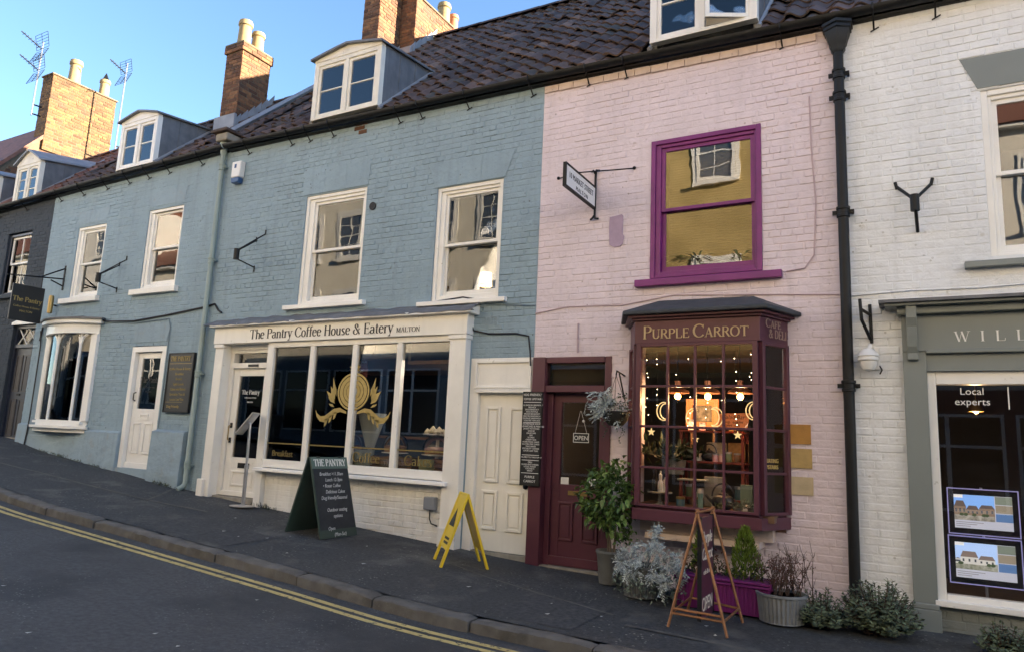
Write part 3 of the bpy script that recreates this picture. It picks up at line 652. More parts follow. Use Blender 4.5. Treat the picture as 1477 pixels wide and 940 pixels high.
# ---- brick house with the gable chimney, far left
hs = thing('terraced_house', 'red brick house at far left with tall buff brick gable chimney and two pots', 'house', (-22.5, 0, gz(-22.5)))
gp = [(0, .8), (0, 7.0), (1.3, 8.6), (3.1, 8.6), (4.4, 7.0), (4.4, .8)]
gw = MB().prism(gp, -19.62, -19.3, 'x').build('gable_wall', MORTAR, hs)
def in_gable(y, z): return 0 < y < 4.4 and z < 6.95+min(y, 4.4-y)*1.23 and z < 8.56
rr = [r for r in courses(.02, 4.38, 6.7, 8.56, rg=random.Random(9), head=.01) if in_gable(r[0], r[3]) and in_gable(r[1], r[3])]
lay_bricks(gw, rr, lambda u, z, d: ((-19.3+d, u, z), pi/2), BRK_O, BRK_I, 200, (.005,.012))
for s, (a, b) in enumerate((((-.15, 6.83), (1.34, 8.66)), ((4.55, 6.83), (3.06, 8.66)))):
    MB().prism([a, b, (b[0], b[1]+.12), (a[0], a[1]+.12)], -19.7, -19.22, 'x').build('verge_tile', RTILE_O, hs)
wall(hs, -26, -19.62, .8, 7.0, [], BRK_I, bricks=False)
MB().prism([(-.2, 6.8), (2.2, 9.7), (4.6, 6.8)], -26, -19.73, 'x').build('roof', RTILE_I, hs)
chimney(hs, -19.72, -19.22, 1.34, 3.05, 8.4, 10.46, YBR_O, YBR_I, [(-19.47, 1.98, .15, .72, POT, 0), (-19.47, 2.80, .13, .56, POT, 1)], keep=300, flare=False, seed=11)
# ---- dark navy house
hd = thing('terraced_house', 'dark navy painted house with lead-cheeked dormer beside the small blue house', 'house', (-17.4, 0, gz(-17.4)))
wall(hd, -19.3, -15.48, .6, 6.16, [(-17.15,-16.2,4.16,5.52), (-16.34,-15.5,.6,3.47)], NAVY, keep=200, seed=21)
sash(hd, -17.15, -16.2, 4.16, 5.5, NAVYD, -17.05, -16.3, 4.28, 5.4, 4.85, (-17.25,-16.1,4.05,4.16), bars=(1,0), sm=WGLOSS, sillm=NAVY, y=.04)
dd = MB(); dd.ring(-16.34, -15.5, gz(-15.9)-.1, 3.47, .07, .06, .16, .07, .02); dd.box(-16.27, -15.57, .05, .15, 3.0, 3.07)
dd = dd.build('door_frame', NAVYD, hd)
p = B(-16.27, -15.57, .1, .15, gz(-15.9)-.05, 3.0).build('door', NAVYD, hd)
p2 = MB(); panelled(p2, -16.2, -15.97, 2.1, 2.85, .1); panelled(p2, -15.88, -15.64, 2.1, 2.85, .1); panelled(p2, -16.2, -15.97, 1.2, 1.95, .1); panelled(p2, -15.88, -15.64, 1.2, 1.95, .1); p2.build('panel', BROWND, p)
B(-16.0, -15.88, .085, .1, 2.02, 2.06).build('letter_plate', IRON, p)
fl = B(-16.27, -15.57, .11, .115, 3.07, 3.4).build('fanlight', GLASS_F, hd)
lat = MB()
for a, b in (((-16.27,3.07),(-15.92,3.4)), ((-15.92,3.4),(-15.57,3.07)), ((-16.27,3.4),(-15.92,3.07)), ((-15.92,3.07),(-15.57,3.4))): lat.tube([(a[0],.1,a[1]),(b[0],.1,b[1])], .012, 5)
lat.build('lattice', WGLOSS, fl)
MB().prism([(-16.4,3.47),(-15.48,3.47)]+[(-15.48-.92*i/8, 3.52+.08*sin(pi*i/8)) for i in range(9)], -.02, .1).build('door_head', CREAM, hd)
B(-16.27, -15.57, .08, .4, gz(-15.9)-.2, gz(-15.9)+.03).build('doorstep', STONE, hd)
room(hd, -16.4, -15.4, .32, 2, 1, 3.5, ROOM_D)
tile_roof(hd, -19.3, -15.48, -.1, 2.05, RTILE_O, RTILE_I, [(-17.25,-16.22,-.2,1.2), (-19.1,-17.85,-.2,.9)], keep=120, seed=5)
gutter(hd, -19.3, -15.48, IRON, [-17.6,-16.5])
dormer(hd, -17.22, -16.27, 6.2, 7.08, 7.36, 1.45, fm=CREAM_OLD, roofm=LEAD_L, cheekm=LEAD, bars=2, slope=.28)
dormer(hd, -19.15, -17.98, 6.2, 6.98, 7.2, 1.2, fm=CREAM_OLD, roofm=LEAD_L, cheekm=LEAD, bars=1, slope=.2)

# ---- small blue house (left half of the coffee house)
hl = thing('terraced_house', 'small blue-grey painted house with shallow bow window and white half-glazed door', 'house', (-12.8, 0, gz(-12.8)))
ol = [(-14.45,-13.5,3.93,5.36), (-12.2,-11.2,3.96,5.44), (-14.95,-13.22,1.5,3.4), (-12.16,-11.2,0,2.9)]
wl = wall(hl, -15.48, -10.12, .0, 6.24, ol, BLUE, keep=300, seed=22)
sash(hl, -14.45, -13.5, 3.93, 5.36, CREAM, -14.27, -13.58, 4.05, 5.24, 4.61, (-14.66,-13.4,3.81,3.93), arch=.05)
sash(hl, -12.2, -11.2, 3.96, 5.44, CREAM, -12.02, -11.26, 4.1, 5.34, 4.71, (-12.38,-11.08,3.84,3.96), arch=.05)
for (a, b, z0, z1) in ((-14.5,-13.45,5.42,5.68), (-12.25,-11.15,5.5,5.78), (-12.2,-11.15,2.98,3.3)):
    MB().prism([(a+.06,z0),(b-.06,z0),(b,z1),(a,z1)], -.010, .05).build('lintel', BLUE_P, wl)
# curtains upstairs
for (a, b) in ((-14.3,-13.9), (-12.0,-11.3)):
    c = MB(); n = 18; c.add([(a+(b-a)*i/n, .34+.02*sin(i*1.9), z) for z in (4.1, 5.35) for i in range(n+1)], [(i, i+1, n+2+i, n+1+i) for i in range(n)])
    s = c.build('curtain', CURT, hl); s.modifiers.new('thick', 'SOLIDIFY').thickness = .004
# rough plinth
pl = MB(); n = 24
def plinth(x0, x1, zt, dy, seed, m=BLUE_P, cap=.03):
    rg = random.Random(seed); mb = MB(); nx = max(4, int((x1-x0)/.07)); zb = min(gz(x0), gz(x1))-.15; nz = 14; vs = []
    for i in range(nx+1):
        x = x0+(x1-x0)*i/nx
        for j in range(nz+1):
            t = j/nz; z = zb+(zt-zb)*t; bulge = rg.uniform(-.012, .014)*(1.5 if t < .4 else .6) if 0 < i < nx and j < nz else 0
            vs.append((x, -dy-bulge-.02*(1-t), z))
        vs.append((x, -.002, zt+cap))
    k = nz+2; fs = [(i*k+j, (i+1)*k+j, (i+1)*k+j+1, i*k+j+1) for i in range(nx) for j in range(nz+1)]
    e = len(vs); vs += [(x0, .05, zb), (x0, .05, zt), (x1, .05, zb), (x1, .05, zt)]
    fs += [tuple([e]+list(range(0, k))+[e+1]), tuple([e+3]+list(range(nx*k+k-1, nx*k-1, -1))+[e+2])]
    return fixn(mb.add(vs, fs).build('plinth', m, hl, smooth=True))
plinth(-13.2, -12.17, 1.38, .05, 31); plinth(-11.19, -10.36, 1.44, .09, 32); plinth(-15.47, -15.12, 1.45, .06, 33)
plinth(-15.1, -13.2, gz(-14.2)+.32, .05, 34); B(-15.1, -13.2, -.035, .05, gz(-14.2)+.3, 1.42).build('apron', BLUE_P, hl)
# bow window
def arcpts(x0, x1, sag, n=12, off=0.):
    c = x1-x0; R = (c*c/4+sag*sag)/(2*sag); cx = (x0+x1)/2; cy = -sag+R; h = math.asin(c/2/R)
    return [(cx+(R+off)*sin(-h+2*h*i/n), cy-(R+off)*cos(-h+2*h*i/n)) for i in range(n+1)]
def arcslab(x0, x1, sag, z0, z1, t, off=0., n=12):
    o_ = arcpts(x0, x1, sag, n, off); i_ = arcpts(x0, x1, sag, n, off-t); return MB().prism(o_+i_[::-1], z0, z1, 'z')
bw = arcslab(-14.95, -13.25, .26, 1.46, 1.56, .12).build('bow_window', WGLOSS, hl); fixn(bw)
fixn(arcslab(-15.02, -13.18, .26, 1.41, 1.46, .4, .07).build('sill', WGLOSS, bw))
fixn(arcslab(-15.05, -13.15, .24, 1.34, 1.41, .34, .0).build('sill', WGLOSS, bw))
fixn(arcslab(-14.98, -13.22, .26, 3.18, 3.40, .3, .03).build('cornice', WGLOSS, bw)); fixn(arcslab(-15.04, -13.14, .26, 3.36, 3.43, .4, .10).build('cornice', WGLOSS, bw))
fixn(arcslab(-15.06, -13.10, .26, 3.432, 3.465, .42, .13).build('lead_roof', LEAD, bw))
ap = arcpts(-14.95, -13.25, .26, 24)
for i in (0, 3, 11, 19, 24):
    x, y = ap[i]; w = .10 if i in (0, 24) else .035
    if i == 24: B(x-.14, x+.05, -.06, .06, 1.56, 3.18).build('post', WGLOSS, bw)
    else: MB().tube([(x, y+.05, 1.56), (x, y+.05, 3.18)], w*.75, 10).build('mullion', WGLOSS, bw, smooth=True)
    if i in (3, 11, 19):
        for s in (-1, 1): MB().tube([(x+s*.02, y+.05, 2.98), (x+s*.06, y+.05, 3.1), (x+s*.15, y+.06, 3.165)], .018, 6).build('spandrel', WGLOSS, bw)
for a, b in ((0, 3), (3, 11), (11, 19), (19, 24)):
    pts = ap[a:b+1]; q = [(x, y+.06) for x, y in pts]; q2 = [(x, y+.064) for x, y in pts]
    fixn(MB().prism(q+q2[::-1], 1.55, 3.19, 'z').build('pane', GLASS_F, bw))
MB().add([(x, y+.09, z) for z in (2.85, 3.18) for x, y in ap[3:22]], [(i, i+1, 20+i, 19+i) for i in range(18)]).build('blind', CLOTH_W, bw)
room(hl, -15.3, -12.6, .3, 3, .95, 3.45, ROOM)
B(-14.9, -13.3, -.1, .5, 1.50, 1.545).build('window_board', WGLOSS, hl)
# half-glazed white door
zb = gz(-11.7)+.11
df = MB().ring(-12.16, -11.2, zb-.04, 2.9, .1, .0, .12, .09, .001).prism([(-12.16,2.9),(-11.2,2.9)]+[(-11.2-.96*i/8, 2.9+.05*(1-(2*i/8-1)**2)) for i in range(9)], .0, .1).build('door_frame', WGLOSS, hl, bevel=.008)
B(-12.2, -11.16, -.04, .3, zb-.4, zb-.0).build('doorstep', BLUE_P, hl)
dl = MB(); dl.ring(-12.05, -11.31, zb, 2.8, .12, .07, .115, .1, 1.02); panelled(dl, -11.95, -11.74, zb+.25, zb+.78, .07, .018); panelled(dl, -11.64, -11.42, zb+.25, zb+.78, .07, .018)
dl.box(-12.05, -11.31, .045, .07, zb, zb+.09); dl = dl.build('door', WGLOSS, hl, bevel=.004)
B(-11.95, -11.41, .09, .095, zb+.98, 2.72).build('pane', GLASS_O, dl); B(-11.95, -11.41, .15, .16, zb+.98, 2.72).build('blind', ROOM, dl)
MB().ring(-11.80, -11.56, zb+.83, zb+.93, .022, .055, .07).build('letter_plate', WGLOSS, dl)
MB().tube([(-12.0,.07,1.95),(-12.0,.03,1.97),(-12.0,.03,2.08),(-12.0,.07,2.1)], .01, 6).build('handle', IRON, dl)
serif_text('The Pantry', .105, facing_street(-11.93, .085, 2.27), BLET, dl, width=.55)
text('Coffee House & Eatery', .035, facing_street(-11.68, .085, 2.18), BLET, dl); text('MALTON', .04, facing_street(-11.68, .085, 2.10), BLET, dl)
tile_roof(hl, -15.48, -10.2, -.1, 2.05, TILE_O, TILE_I, [(-13.5,-12.2,-.2,1.2), (-12.05,-11.4,.9,2.0)], keep=200, seed=6)
gutter(hl, -15.48, -10.14, IRON, [-15.2,-14.4,-13.6,-12.9,-12.3,-11.7,-10.8])
dormer(hl, -13.43, -12.28, 6.4, 7.36, 7.5, 1.32, slope=.17)
chimney(hl, -12.0, -11.5, 1.07, 1.79, 7.2, 9.24, BRK_O, BRK_I, [(-11.75, 1.26, .135, .60, POT, 0), (-11.75, 1.6, .13, .52, POT, 0)], keep=220, seed=12)
step_flashing(hl, -11.49, 1.02, 1.95, eave(-11.5)+.1+TP*1.02+.1, 6); B(-12.05, -11.45, 1.0, 1.06, 7.2, 7.68).build('flashing', LEAD_L, hl)
MB().tube([(-10.14, -.05, eave(-10.1)+.3), (-10.14, 2.1, eave(-10.1)+.3+TP*2.1)], .05, 4).build('verge_board', LEAD_L, hl)
B(-10.3, -10.0, -.2, .12, 6.38, 6.52).build('kneeler', STONE, hl, bevel=.03); B(-10.36, -9.96, -.26, .2, 6.52, 6.58).build('kneeler_cap', TILE_O, hl, bevel=.02)

# ---- wide blue house: the coffee house
hm = thing('terraced_house', 'wide blue-grey painted house with cream coffee shop front and dark pantile roof', 'house', (-7.1, 0, gz(-7.1)))
om = [(-8.18,-6.95,3.43,5.17), (-5.66,-4.6,3.34,4.95), (-9.66,-5.06,-.5,3.22), (-4.95,-4.05,-.5,2.56)]
wm = wall(hm, -10.12, -4.04, -.2, 6.22, om, BLUE, keep=300, seed=23)
sash(hm, -8.18, -6.95, 3.43, 5.17, CREAM, -7.98, -7.06, 3.57, 5.02, 4.28, (-8.4,-6.8,3.36,3.445), glass=GLASS_O, sillm=WGLOSS)
sash(hm, -5.66, -4.6, 3.34, 4.95, CREAM, -5.49, -4.71, 3.49, 4.81, 4.13, (-5.84,-4.46,3.27,3.35), glass=GLASS_O, sillm=WGLOSS)
for a, b, z0, z1, e in ((-8.26,-6.93,5.19,5.6,.03), (-5.7,-4.57,4.96,5.31,.13)):
    k = 3
    for i in range(k):
        A = a+(b-a)*i/k; Bq = a+(b-a)*(i+1)/k; ea = e if i == 0 else 0; eb = e if i == k-1 else 0
        MB().prism([(A+.002,z0),(Bq-.002,z0),(Bq+eb-.002,z1),(A-ea+.002,z1)], -.013, .05).build('lintel', BLUE, wm)
bb = MB(); rg = random.Random(4)
for i, (x, z, w) in enumerate(((-7.22,6.2,.13),(-7.09,6.2,.1),(-7.2,6.13,.2),(-7.13,6.06,.16))): B(x-w/2, x+w/2, -.012, .02, z-.03, z+.03).build('bare_brick', BRK_O, wm, bevel=.006)
MB().lathe([(.062,-.014),(.062,.0),(.05,.0),(.05,.12)], (0,0,0), 16).build('vent_hole', IRON, wm).matrix_basis = Matrix.Translation((-6.81,-.004,4.84)) @ Matrix.Rotation(-pi/2, 4, 'X')
v = MB().ring(-4.77, -4.58, 2.98, 3.1, .015, -.012, .0)
for i in range(7): v.box(-4.75+i*.024, -4.738+i*.024, -.01, .0, 2.99, 3.09)
for i in range(4): v.box(-4.76, -4.59, -.0105, .0, 3.0+i*.025, 3.01+i*.025)
v.build('air_brick', BLUE_P, wm)
for z in (gz(-5)+.0,): B(-5.06, -4.955, -.02, .1, 0, 3.2).build('pier', BLUE_P, hm)
# shopfront
sf = B(-9.78, -4.94, -.165, .05, 2.86, 3.12).build('shopfront', CREAM, hm, bevel=.005)
fixn(MB().prism([(.0,3.26),(-.23,3.16),(-.245,3.125),(-.16,3.12),(.0,3.12)], -9.83, -4.86, 'x').build('cornice', CREAM, sf, bevel=.004))
fl_ = MB(); n = 40; rg = random.Random(8); vs = []
for i in range(n+1):
    x = -9.98+(5.16)*i/n; j = lambda s: rg.uniform(-s, s)
    vs += [(x, .0, 3.29+j(.014)), (x, -.10+j(.01), 3.24+j(.010)), (x, -.215+j(.010), 3.195+j(.008)), (x, -.25+j(.010), 3.145+j(.012)), (x, -.2, 3.15)]
fixn(fl_.add(vs, [(i*5+q, (i+1)*5+q, (i+1)*5+q+1, i*5+q+1) for i in range(n) for q in range(4)]).build('lead_flashing', LEAD, sf, smooth=True))
serif_text('The Pantry Coffee House & Eatery', .148, facing_street(-8.95, -.166, 2.915), BLET, sf, thick=.14, thin=.05, width=2.82)
serif_text('MALTON', .066, facing_street(-6.08, -.166, 2.915), BLET, sf, thick=.13, width=.40)
def pilaster(x0, x1, zg, cap=True):
    p = MB(); p.box(x0, x1, -.14, .06, zg-.15, 2.86); p = p.build('pilaster', CREAM, sf, bevel=.008)
    B(x0-.015, x1+.015, -.162, .0, 2.80, 2.855).build('capital', CREAM, p, bevel=.006); return p
pL = pilaster(-9.75, -9.56, gz(-9.6)); B(-9.78, -9.64, -.19, -.142, gz(-9.7)-.1, .75).build('plinth_block', CREAM, pL, bevel=.01)
pR = pilaster(-5.21, -4.96, gz(-5)); B(-5.215, -4.955, -.165, -.142, gz(-5)-.1, gz(-5)+.24).build('plinth_block', WHITE_R, pR, bevel=.006)
# window: head, posts, mullions, panes, sill
hdw = B(-8.57, -5.21, -.12, .02, 2.78, 2.86).build('window_head', CREAM, sf, bevel=.004); B(-9.56, -8.57, -.0, .05, 2.78, 2.86).build('door_head', CREAM, sf)
B(-8.57, -8.44, -.125, .04, gz(-8.5)-.1, 2.80).build('post', CREAM, sf, bevel=.008)
mx = [(-7.69,-7.60), (-6.875,-6.785), (-6.085,-5.995)]
for a, b in mx: B(a, b, -.12, -.03, 1.11, 2.78).build('mullion', CREAM, sf, bevel=.012)
B(-8.44, -5.21, -.12, -.02, 1.0, 1.115).build('window_sill', WGLOSS, sf, bevel=.006)
MB().prism([(.02,1.0),(-.2,.985),(-.205,.94),(.02,.935)], -8.56, -5.12, 'x').build('window_sill', WGLOSS, sf, bevel=.006)
edges = [-8.44]+[v for m_ in mx for v in m_]+[-5.21]
for i in range(0, 8, 2):
    B(edges[i]-.01, edges[i+1]+.01, -.08, -.074, 1.10, 2.79).build('pane', GLASS, sf)
# white brick stall riser
wr = wall(hm, -8.44, -5.21, -.1, .94, [], WHITE_R, y=-.035, t=.2, keep=120, seed=24, name='stall_riser', proud=(.004,.014))
# recessed half-glazed door
zb = gz(-9)+.07
B(-9.56, -8.57, -.06, .5, gz(-9)-.3, zb-.01).build('doorstep', STONE, sf, bevel=.01)
fr = MB(); fr.ring(-9.56, -8.57, zb-.0, 2.78, .085, .02, .14, .05, .001); fr.box(-9.475, -8.655, .0, .13, 2.49, 2.57); fr = fr.build('door_frame', CREAM, sf, bevel=.006)
B(-9.42, -8.70, .06, .066, 2.57, 2.735).build('transom_pane', GLASS, fr)
dl = MB(); dl.ring(-9.47, -8.66, zb, 2.49, .13, .05, .095, .12, .58); dl.ring(-9.3, -8.83, zb+.15, zb+.38, .03, .035, .05); dl.box(-9.47, -8.66, .02, .05, zb, zb+.07); dl = dl.build('door', CREAM, sf, bevel=.005)
B(-9.35, -8.78, .07, .076, zb+.56, 2.39).build('pane', GLASS, dl)
B(-9.17, -8.92, .042, .05, zb+.42, zb+.5).build('letter_plate', IRON, dl)
MB().tube([(-9.41,.05,1.35),(-9.41,.0,1.37),(-9.41,.0,1.58),(-9.41,.05,1.6)], .01, 6).build('handle', BRASS, dl); B(-9.43,-9.39,.035,.05,1.32,1.4).build('lock_plate', IRON, dl); B(-9.43,-9.39,.035,.05,1.55,1.63).build('lock_plate', IRON, dl)
B(-9.1, -8.88, -.015, .0, 2.51, 2.545).build('name_plate', BLACKB, fr)
serif_text('The Pantry', .07, facing_street(-9.27, .068, 2.08), WLET, dl, width=.4); text('Coffee House & Eatery', .028, facing_street(-9.07, .068, 2.02), WLET, dl); text('MALTON', .03, facing_street(-9.07, .068, 1.95), WLET, dl)
# gilded window lettering and emblem, flat on the glass
YG = -.0825
def gl(name, m=GLET, par=sf): return dict(name=name, m=m, par=par)
for (a, b) in ((-8.43,-7.70), (-7.59,-6.885), (-6.775,-6.095), (-5.985,-5.22)): B(a, b, YG-.0012, YG-.0002, 1.345, 1.362).build('gilt_line', GDULL, sf)
text('Breakfast', .12, facing_street(-8.1, YG, 1.17), GDULL, sf, ext=.0006, space=.95); serif_text('Coffee', .13, facing_street(-6.75, YG, 1.16), GDULL, sf, width=.48, depth=.001)
serif_text('Cakes', .13, facing_street(-5.86, YG, 1.16), GDULL, sf, width=.45, depth=.001)
em = MB(); ecx, ecz = -6.83, 2.12
def flat(pts, mb, y=YG): mb.prism(pts, y-.0012, y-.0003)
n = 40
def ell(rx, rz_, k, cx=ecx, cz=ecz): return [(cx+rx*cos(2*pi*i/k), cz+rz_*sin(2*pi*i/k)) for i in range(k)]
def annul(a, b, k, mb): 
    for i in range(k): flat([a[i], a[(i+1) % k], b[(i+1) % k], b[i]], mb)
annul(ell(.29,.265,n), ell(.262,.238,n), n, em); annul(ell(.25,.226,n), ell(.19,.17,n), n, em); annul(ell(.182,.162,n), ell(.13,.118,n), n, em); annul(ell(.124,.112,n), ell(.07,.07,n), n, em)
for s in (-1, 1):
    flat([(ecx+s*.03, 2.40), (ecx+s*.09, 2.42), (ecx+s*.06, 2.44), (ecx+s*.10, 2.47), (ecx+s*.07, 2.475), (ecx+s*.05, 2.51), (ecx+s*.035, 2.47), (ecx+s*.0, 2.46)], em)
    for (bx, bz, tx, tz, w) in ((.33,1.98,.50,2.13,.05), (.33,2.0,.43,2.2,.045), (.33,2.02,.39,2.32,.04), (.32,1.95,.46,2.04,.04), (.31,2.05,.35,2.22,.03), (.33,1.9,.44,1.95,.03)):
        flat([(ecx+s*bx, bz), (ecx+s*((bx+tx)/2+w*.6), (bz+tz)/2-w*.4), (ecx+s*tx, tz), (ecx+s*((bx+tx)/2-w*.5), (bz+tz)/2+w*.5)], em)
    # acanthus scroll under the medallion
    pts = [(.1,1.83),(.22,1.87),(.33,1.85),(.42,1.79),(.5,1.74),(.58,1.74),(.65,1.79),(.68,1.85)]
    for i in range(len(pts)-1):
        a, b = pts[i], pts[i+1]; w = .05*sin(pi*(i+.6)/8)+.008; w2 = .05*sin(pi*(i+1.6)/8)+.004
        flat([(ecx+s*a[0], a[1]-w), (ecx+s*b[0], b[1]-w2), (ecx+s*b[0], b[1]+w2*.6), (ecx+s*a[0], a[1]+w*.6)], em)
    for (x, z) in ((.3,1.80),(.38,1.75),(.46,1.70)): flat([(ecx+s*(x-.03), z+.04), (ecx+s*(x+.03), z+.03), (ecx+s*(x+.035), z-.08), (ecx+s*(x), z-.05)], em)
em.build('gilt_emblem', GLET, sf)
fixn(sf)
# side door with four panels
zb = gz(-4.5)+.04
df = MB(); df.box(-4.95, -4.82, -.005, .12, zb-.1, 2.56); df.box(-4.82, -4.05, -.005, .12, 2.14, 2.56); df.ring(-4.88, -4.06, 2.17, 2.53, .035, -.03, -.005); df.box(-4.85, -4.05, -.035, .0, 2.12, 2.165)
df = df.build('side_door_frame', CREAM, hm, bevel=.006)
d4 = MB(); d4.box(-4.82, -4.05, .055, .1, zb, 2.14)
for (a, b, z0, z1) in ((-4.72,-4.5,1.02,1.95), (-4.38,-4.14,1.02,1.95), (-4.73,-4.5,zb+.25,zb+.72), (-4.38,-4.14,zb+.25,zb+.72)): panelled(d4, a, b, z0, z1, .055, .022, .035)
d4 = d4.build('side_door', CREAM_D, hm, bevel=.006); MB().ball((-4.1,.02,1.0), .035).build('knob', IRON, d4, smooth=True)
B(-4.82, -4.05, .0, .2, zb-.3, zb-.005).build('doorstep', STONE, hm)
# shop interior
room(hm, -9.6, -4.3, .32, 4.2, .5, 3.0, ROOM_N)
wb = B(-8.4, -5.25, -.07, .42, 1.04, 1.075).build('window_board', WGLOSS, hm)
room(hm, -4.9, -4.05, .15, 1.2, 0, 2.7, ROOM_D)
# roof
tile_roof(hm, -10.1, -4.04, -.1, 4.1, TILE_O, TILE_I, [(-8.3,-6.82,-.2,1.2), (-10.2,-8.95,2.2,4.2)], keep=300, seed=7)
gutter(hm, -10.1, -4.04, IRON, [-9.6,-8.6,-8.2,-7.7,-6.4,-6.0,-5.2,-4.2])
dormer(hm, -8.25, -6.87, 6.44, 7.45, 7.58, 1.28, fm=CREAM_OLD, slope=.16)
c = chimney(hm, -9.85, -9.4, 2.65, 3.34, 8.4, 11.6, BRK_O, BRK_I, [], keep=160, seed=13)
chimney(hm, -9.6, -9.0, 3.35, 4.72, 9.2, 10.96, BRK_O, BRK_I, [(-9.25, 4.98-.3, .15, .62, POT, 0), (-9.2, 5.0, .12, .5, POTR, 0)], keep=200, flare=False, seed=14)
B(-9.6, -9.0, 4.725, 5.3, 9.2, 10.9).build('chimney_shoulder', BRK_I, hm)
step_flashing(hm, -8.99, 3.2, 4.1, eave(-9)+.1+TP*3.2+.1, 5); step_flashing(hm, -9.39, 2.5, 3.34, eave(-9.4)+.1+TP*2.5+.1, 5); B(-9.9, -9.35, 2.58, 2.64, 8.4, 9.15).build('flashing', LEAD_L, hm); B(-9.39, -8.95, 3.28, 3.34, 9.0, 9.75).build('flashing', LEAD_L, hm)
downpipe(hm, -10.2, -.07, 6.2, gz(-10.2)-.0, PIPEG, collars=(5.95, 4.3, 2.4, .93), hopper='round')

# ---- pink house
hp = thing('terraced_house', 'pale pink painted brick house with plum shop bay and purple sash window', 'house', (-2.3, 0, gz(-2.3)))
op = [(-2.58,-1.34,3.43,5.09), (-4.03,-3.03,-.5,2.55), (-2.72,-1.15,.75,2.9)]
wp = wall(hp, -4.04, -.55, -.2, 6.14, op, PINK, keep=300, seed=25)
sash(hp, -2.58, -1.34, 3.43, 5.09, PURPLE, -2.42, -1.46, 3.57, 4.95, 4.24, (-2.74,-1.14,3.33,3.43), glass=GLASS_O, roomm=ROOM_BUFF, y=-.02)
for i in range(17):      # corbel course under the eaves
    a = -4.03+i*.205; z = eave(a+.1)-.10
    if a+.2 < -.58: B(a+.003, a+.2, -.03, .02, z-.065, z+.02).build('corbel_brick', PINKC, wp, bevel=.004)
bl = MB()
for i in range(46):
    z = 3.6+i*.03
    if z < 4.95: bl.add([(-2.44,.24,z+.012),(-1.44,.24,z+.012),(-1.44,.262,z-.006),(-2.44,.262,z-.006)], [(0,1,2,3)])
o = bl.build('blind', BLIND, hp); o.modifiers.new('t', 'SOLIDIFY').thickness = .0015
# old lilac test patch and three colour trials
tp = MB(); rg = random.Random(3)
pts = [(-3.06+.02*sin(i*2.1)+.14*(i > 9), 0) for i in range(2)]
tp.prism([(-3.085,4.22),(-2.93,4.24),(-2.915,4.22),(-2.92,4.0),(-2.90,3.97),(-2.915,3.88),(-2.95,3.85),(-3.02,3.845),(-3.08,3.88),(-3.085,3.95),(-3.09,4.1)], -.0185, .0)
tp.build('trial_patch', mat('paint_lilac', (.40,.30,.40), .75, var=.1, vscale=9, bump=.4), wp)
for k, (z0, z1, cc) in enumerate(((1.625,1.82,(.42,.21,.045)), (1.39,1.58,(.46,.32,.12)), (1.13,1.305,(.52,.42,.26)))):
    B(-1.135+.003*k, -.90+.006*k, -.0185, .0, z0, z1).build('trial_patch', mat('paint_ochre_%d' % k, cc, .7, var=.12, vscale=12, bump=.5), wp)
# plum shop bay
X0, X1, YB = -2.57, -1.32, -.42; WX0, WX1 = -2.78, -1.12
def bayslab(z0, z1, off, m, name, par, t=None, bevel=.004):
    poly = [(WX0-off, .02), (X0-off*.75, YB-off), (X1+off*.75, YB-off), (WX1+off, .02)]
    if t: poly += [(WX1+off-t, .02), (X1+off*.75-t*.8, YB-off+t), (X0-off*.75+t*.8, YB-off+t), (WX0-off+t, .02)]
    return fixn(MB().prism(poly, z0, z1, 'z').build(name, m, par, bevel=bevel))
bay = bayslab(2.615, 2.86, .03, PLUM, 'bay_window', hp, .12)
bayslab(2.86, 2.885, .06, PLUM, 'cornice', bay); bayslab(2.885, 2.91, .10, PLUM, 'cornice', bay)
bayslab(.79, .905, .03, PLUM, 'sill', bay); bayslab(.905, .93, -.01, PLUM, 'sill', bay)
rf = [(WX0-.14,.0,2.912),(X0-.12,YB-.15,2.912),(X1+.12,YB-.15,2.912),(WX1+.16,.0,2.912)]
rf2 = [(p[0], p[1], 2.955) for p in rf]; top = [(-2.46,.0,3.17),(-1.44,.0,3.16)]
fixn(MB().add(rf+rf2+top, [(0,1,2,3),(0,4,5,1),(1,5,6,2),(2,6,7,3),(4,8,5),(5,8,9,6),(6,9,7),(0,3,7,9,8,4)]).build('bay_roof', FELT, bay, bevel=.012))
def bar(p, q, z0, z1, w, d, name, par, m=PLUM):
    """upright or rail between plan points p and q"""
    p, q = Vector((*p,0)), Vector((*q,0)); u = (q-p).normalized(); n_ = Vector((u.y,-u.x,0)); h = n_*d/2
    return fixn(MB().add([tuple(v)+() for v in []], []).prism([((p-h).x,(p-h).y),((q-h).x,(q-h).y),((q+h).x,(q+h).y),((p+h).x,(p+h).y)], z0, z1, 'z').build(name, m, par, bevel=.003))
rows = [.93, 1.325, 1.745, 2.165, 2.60]
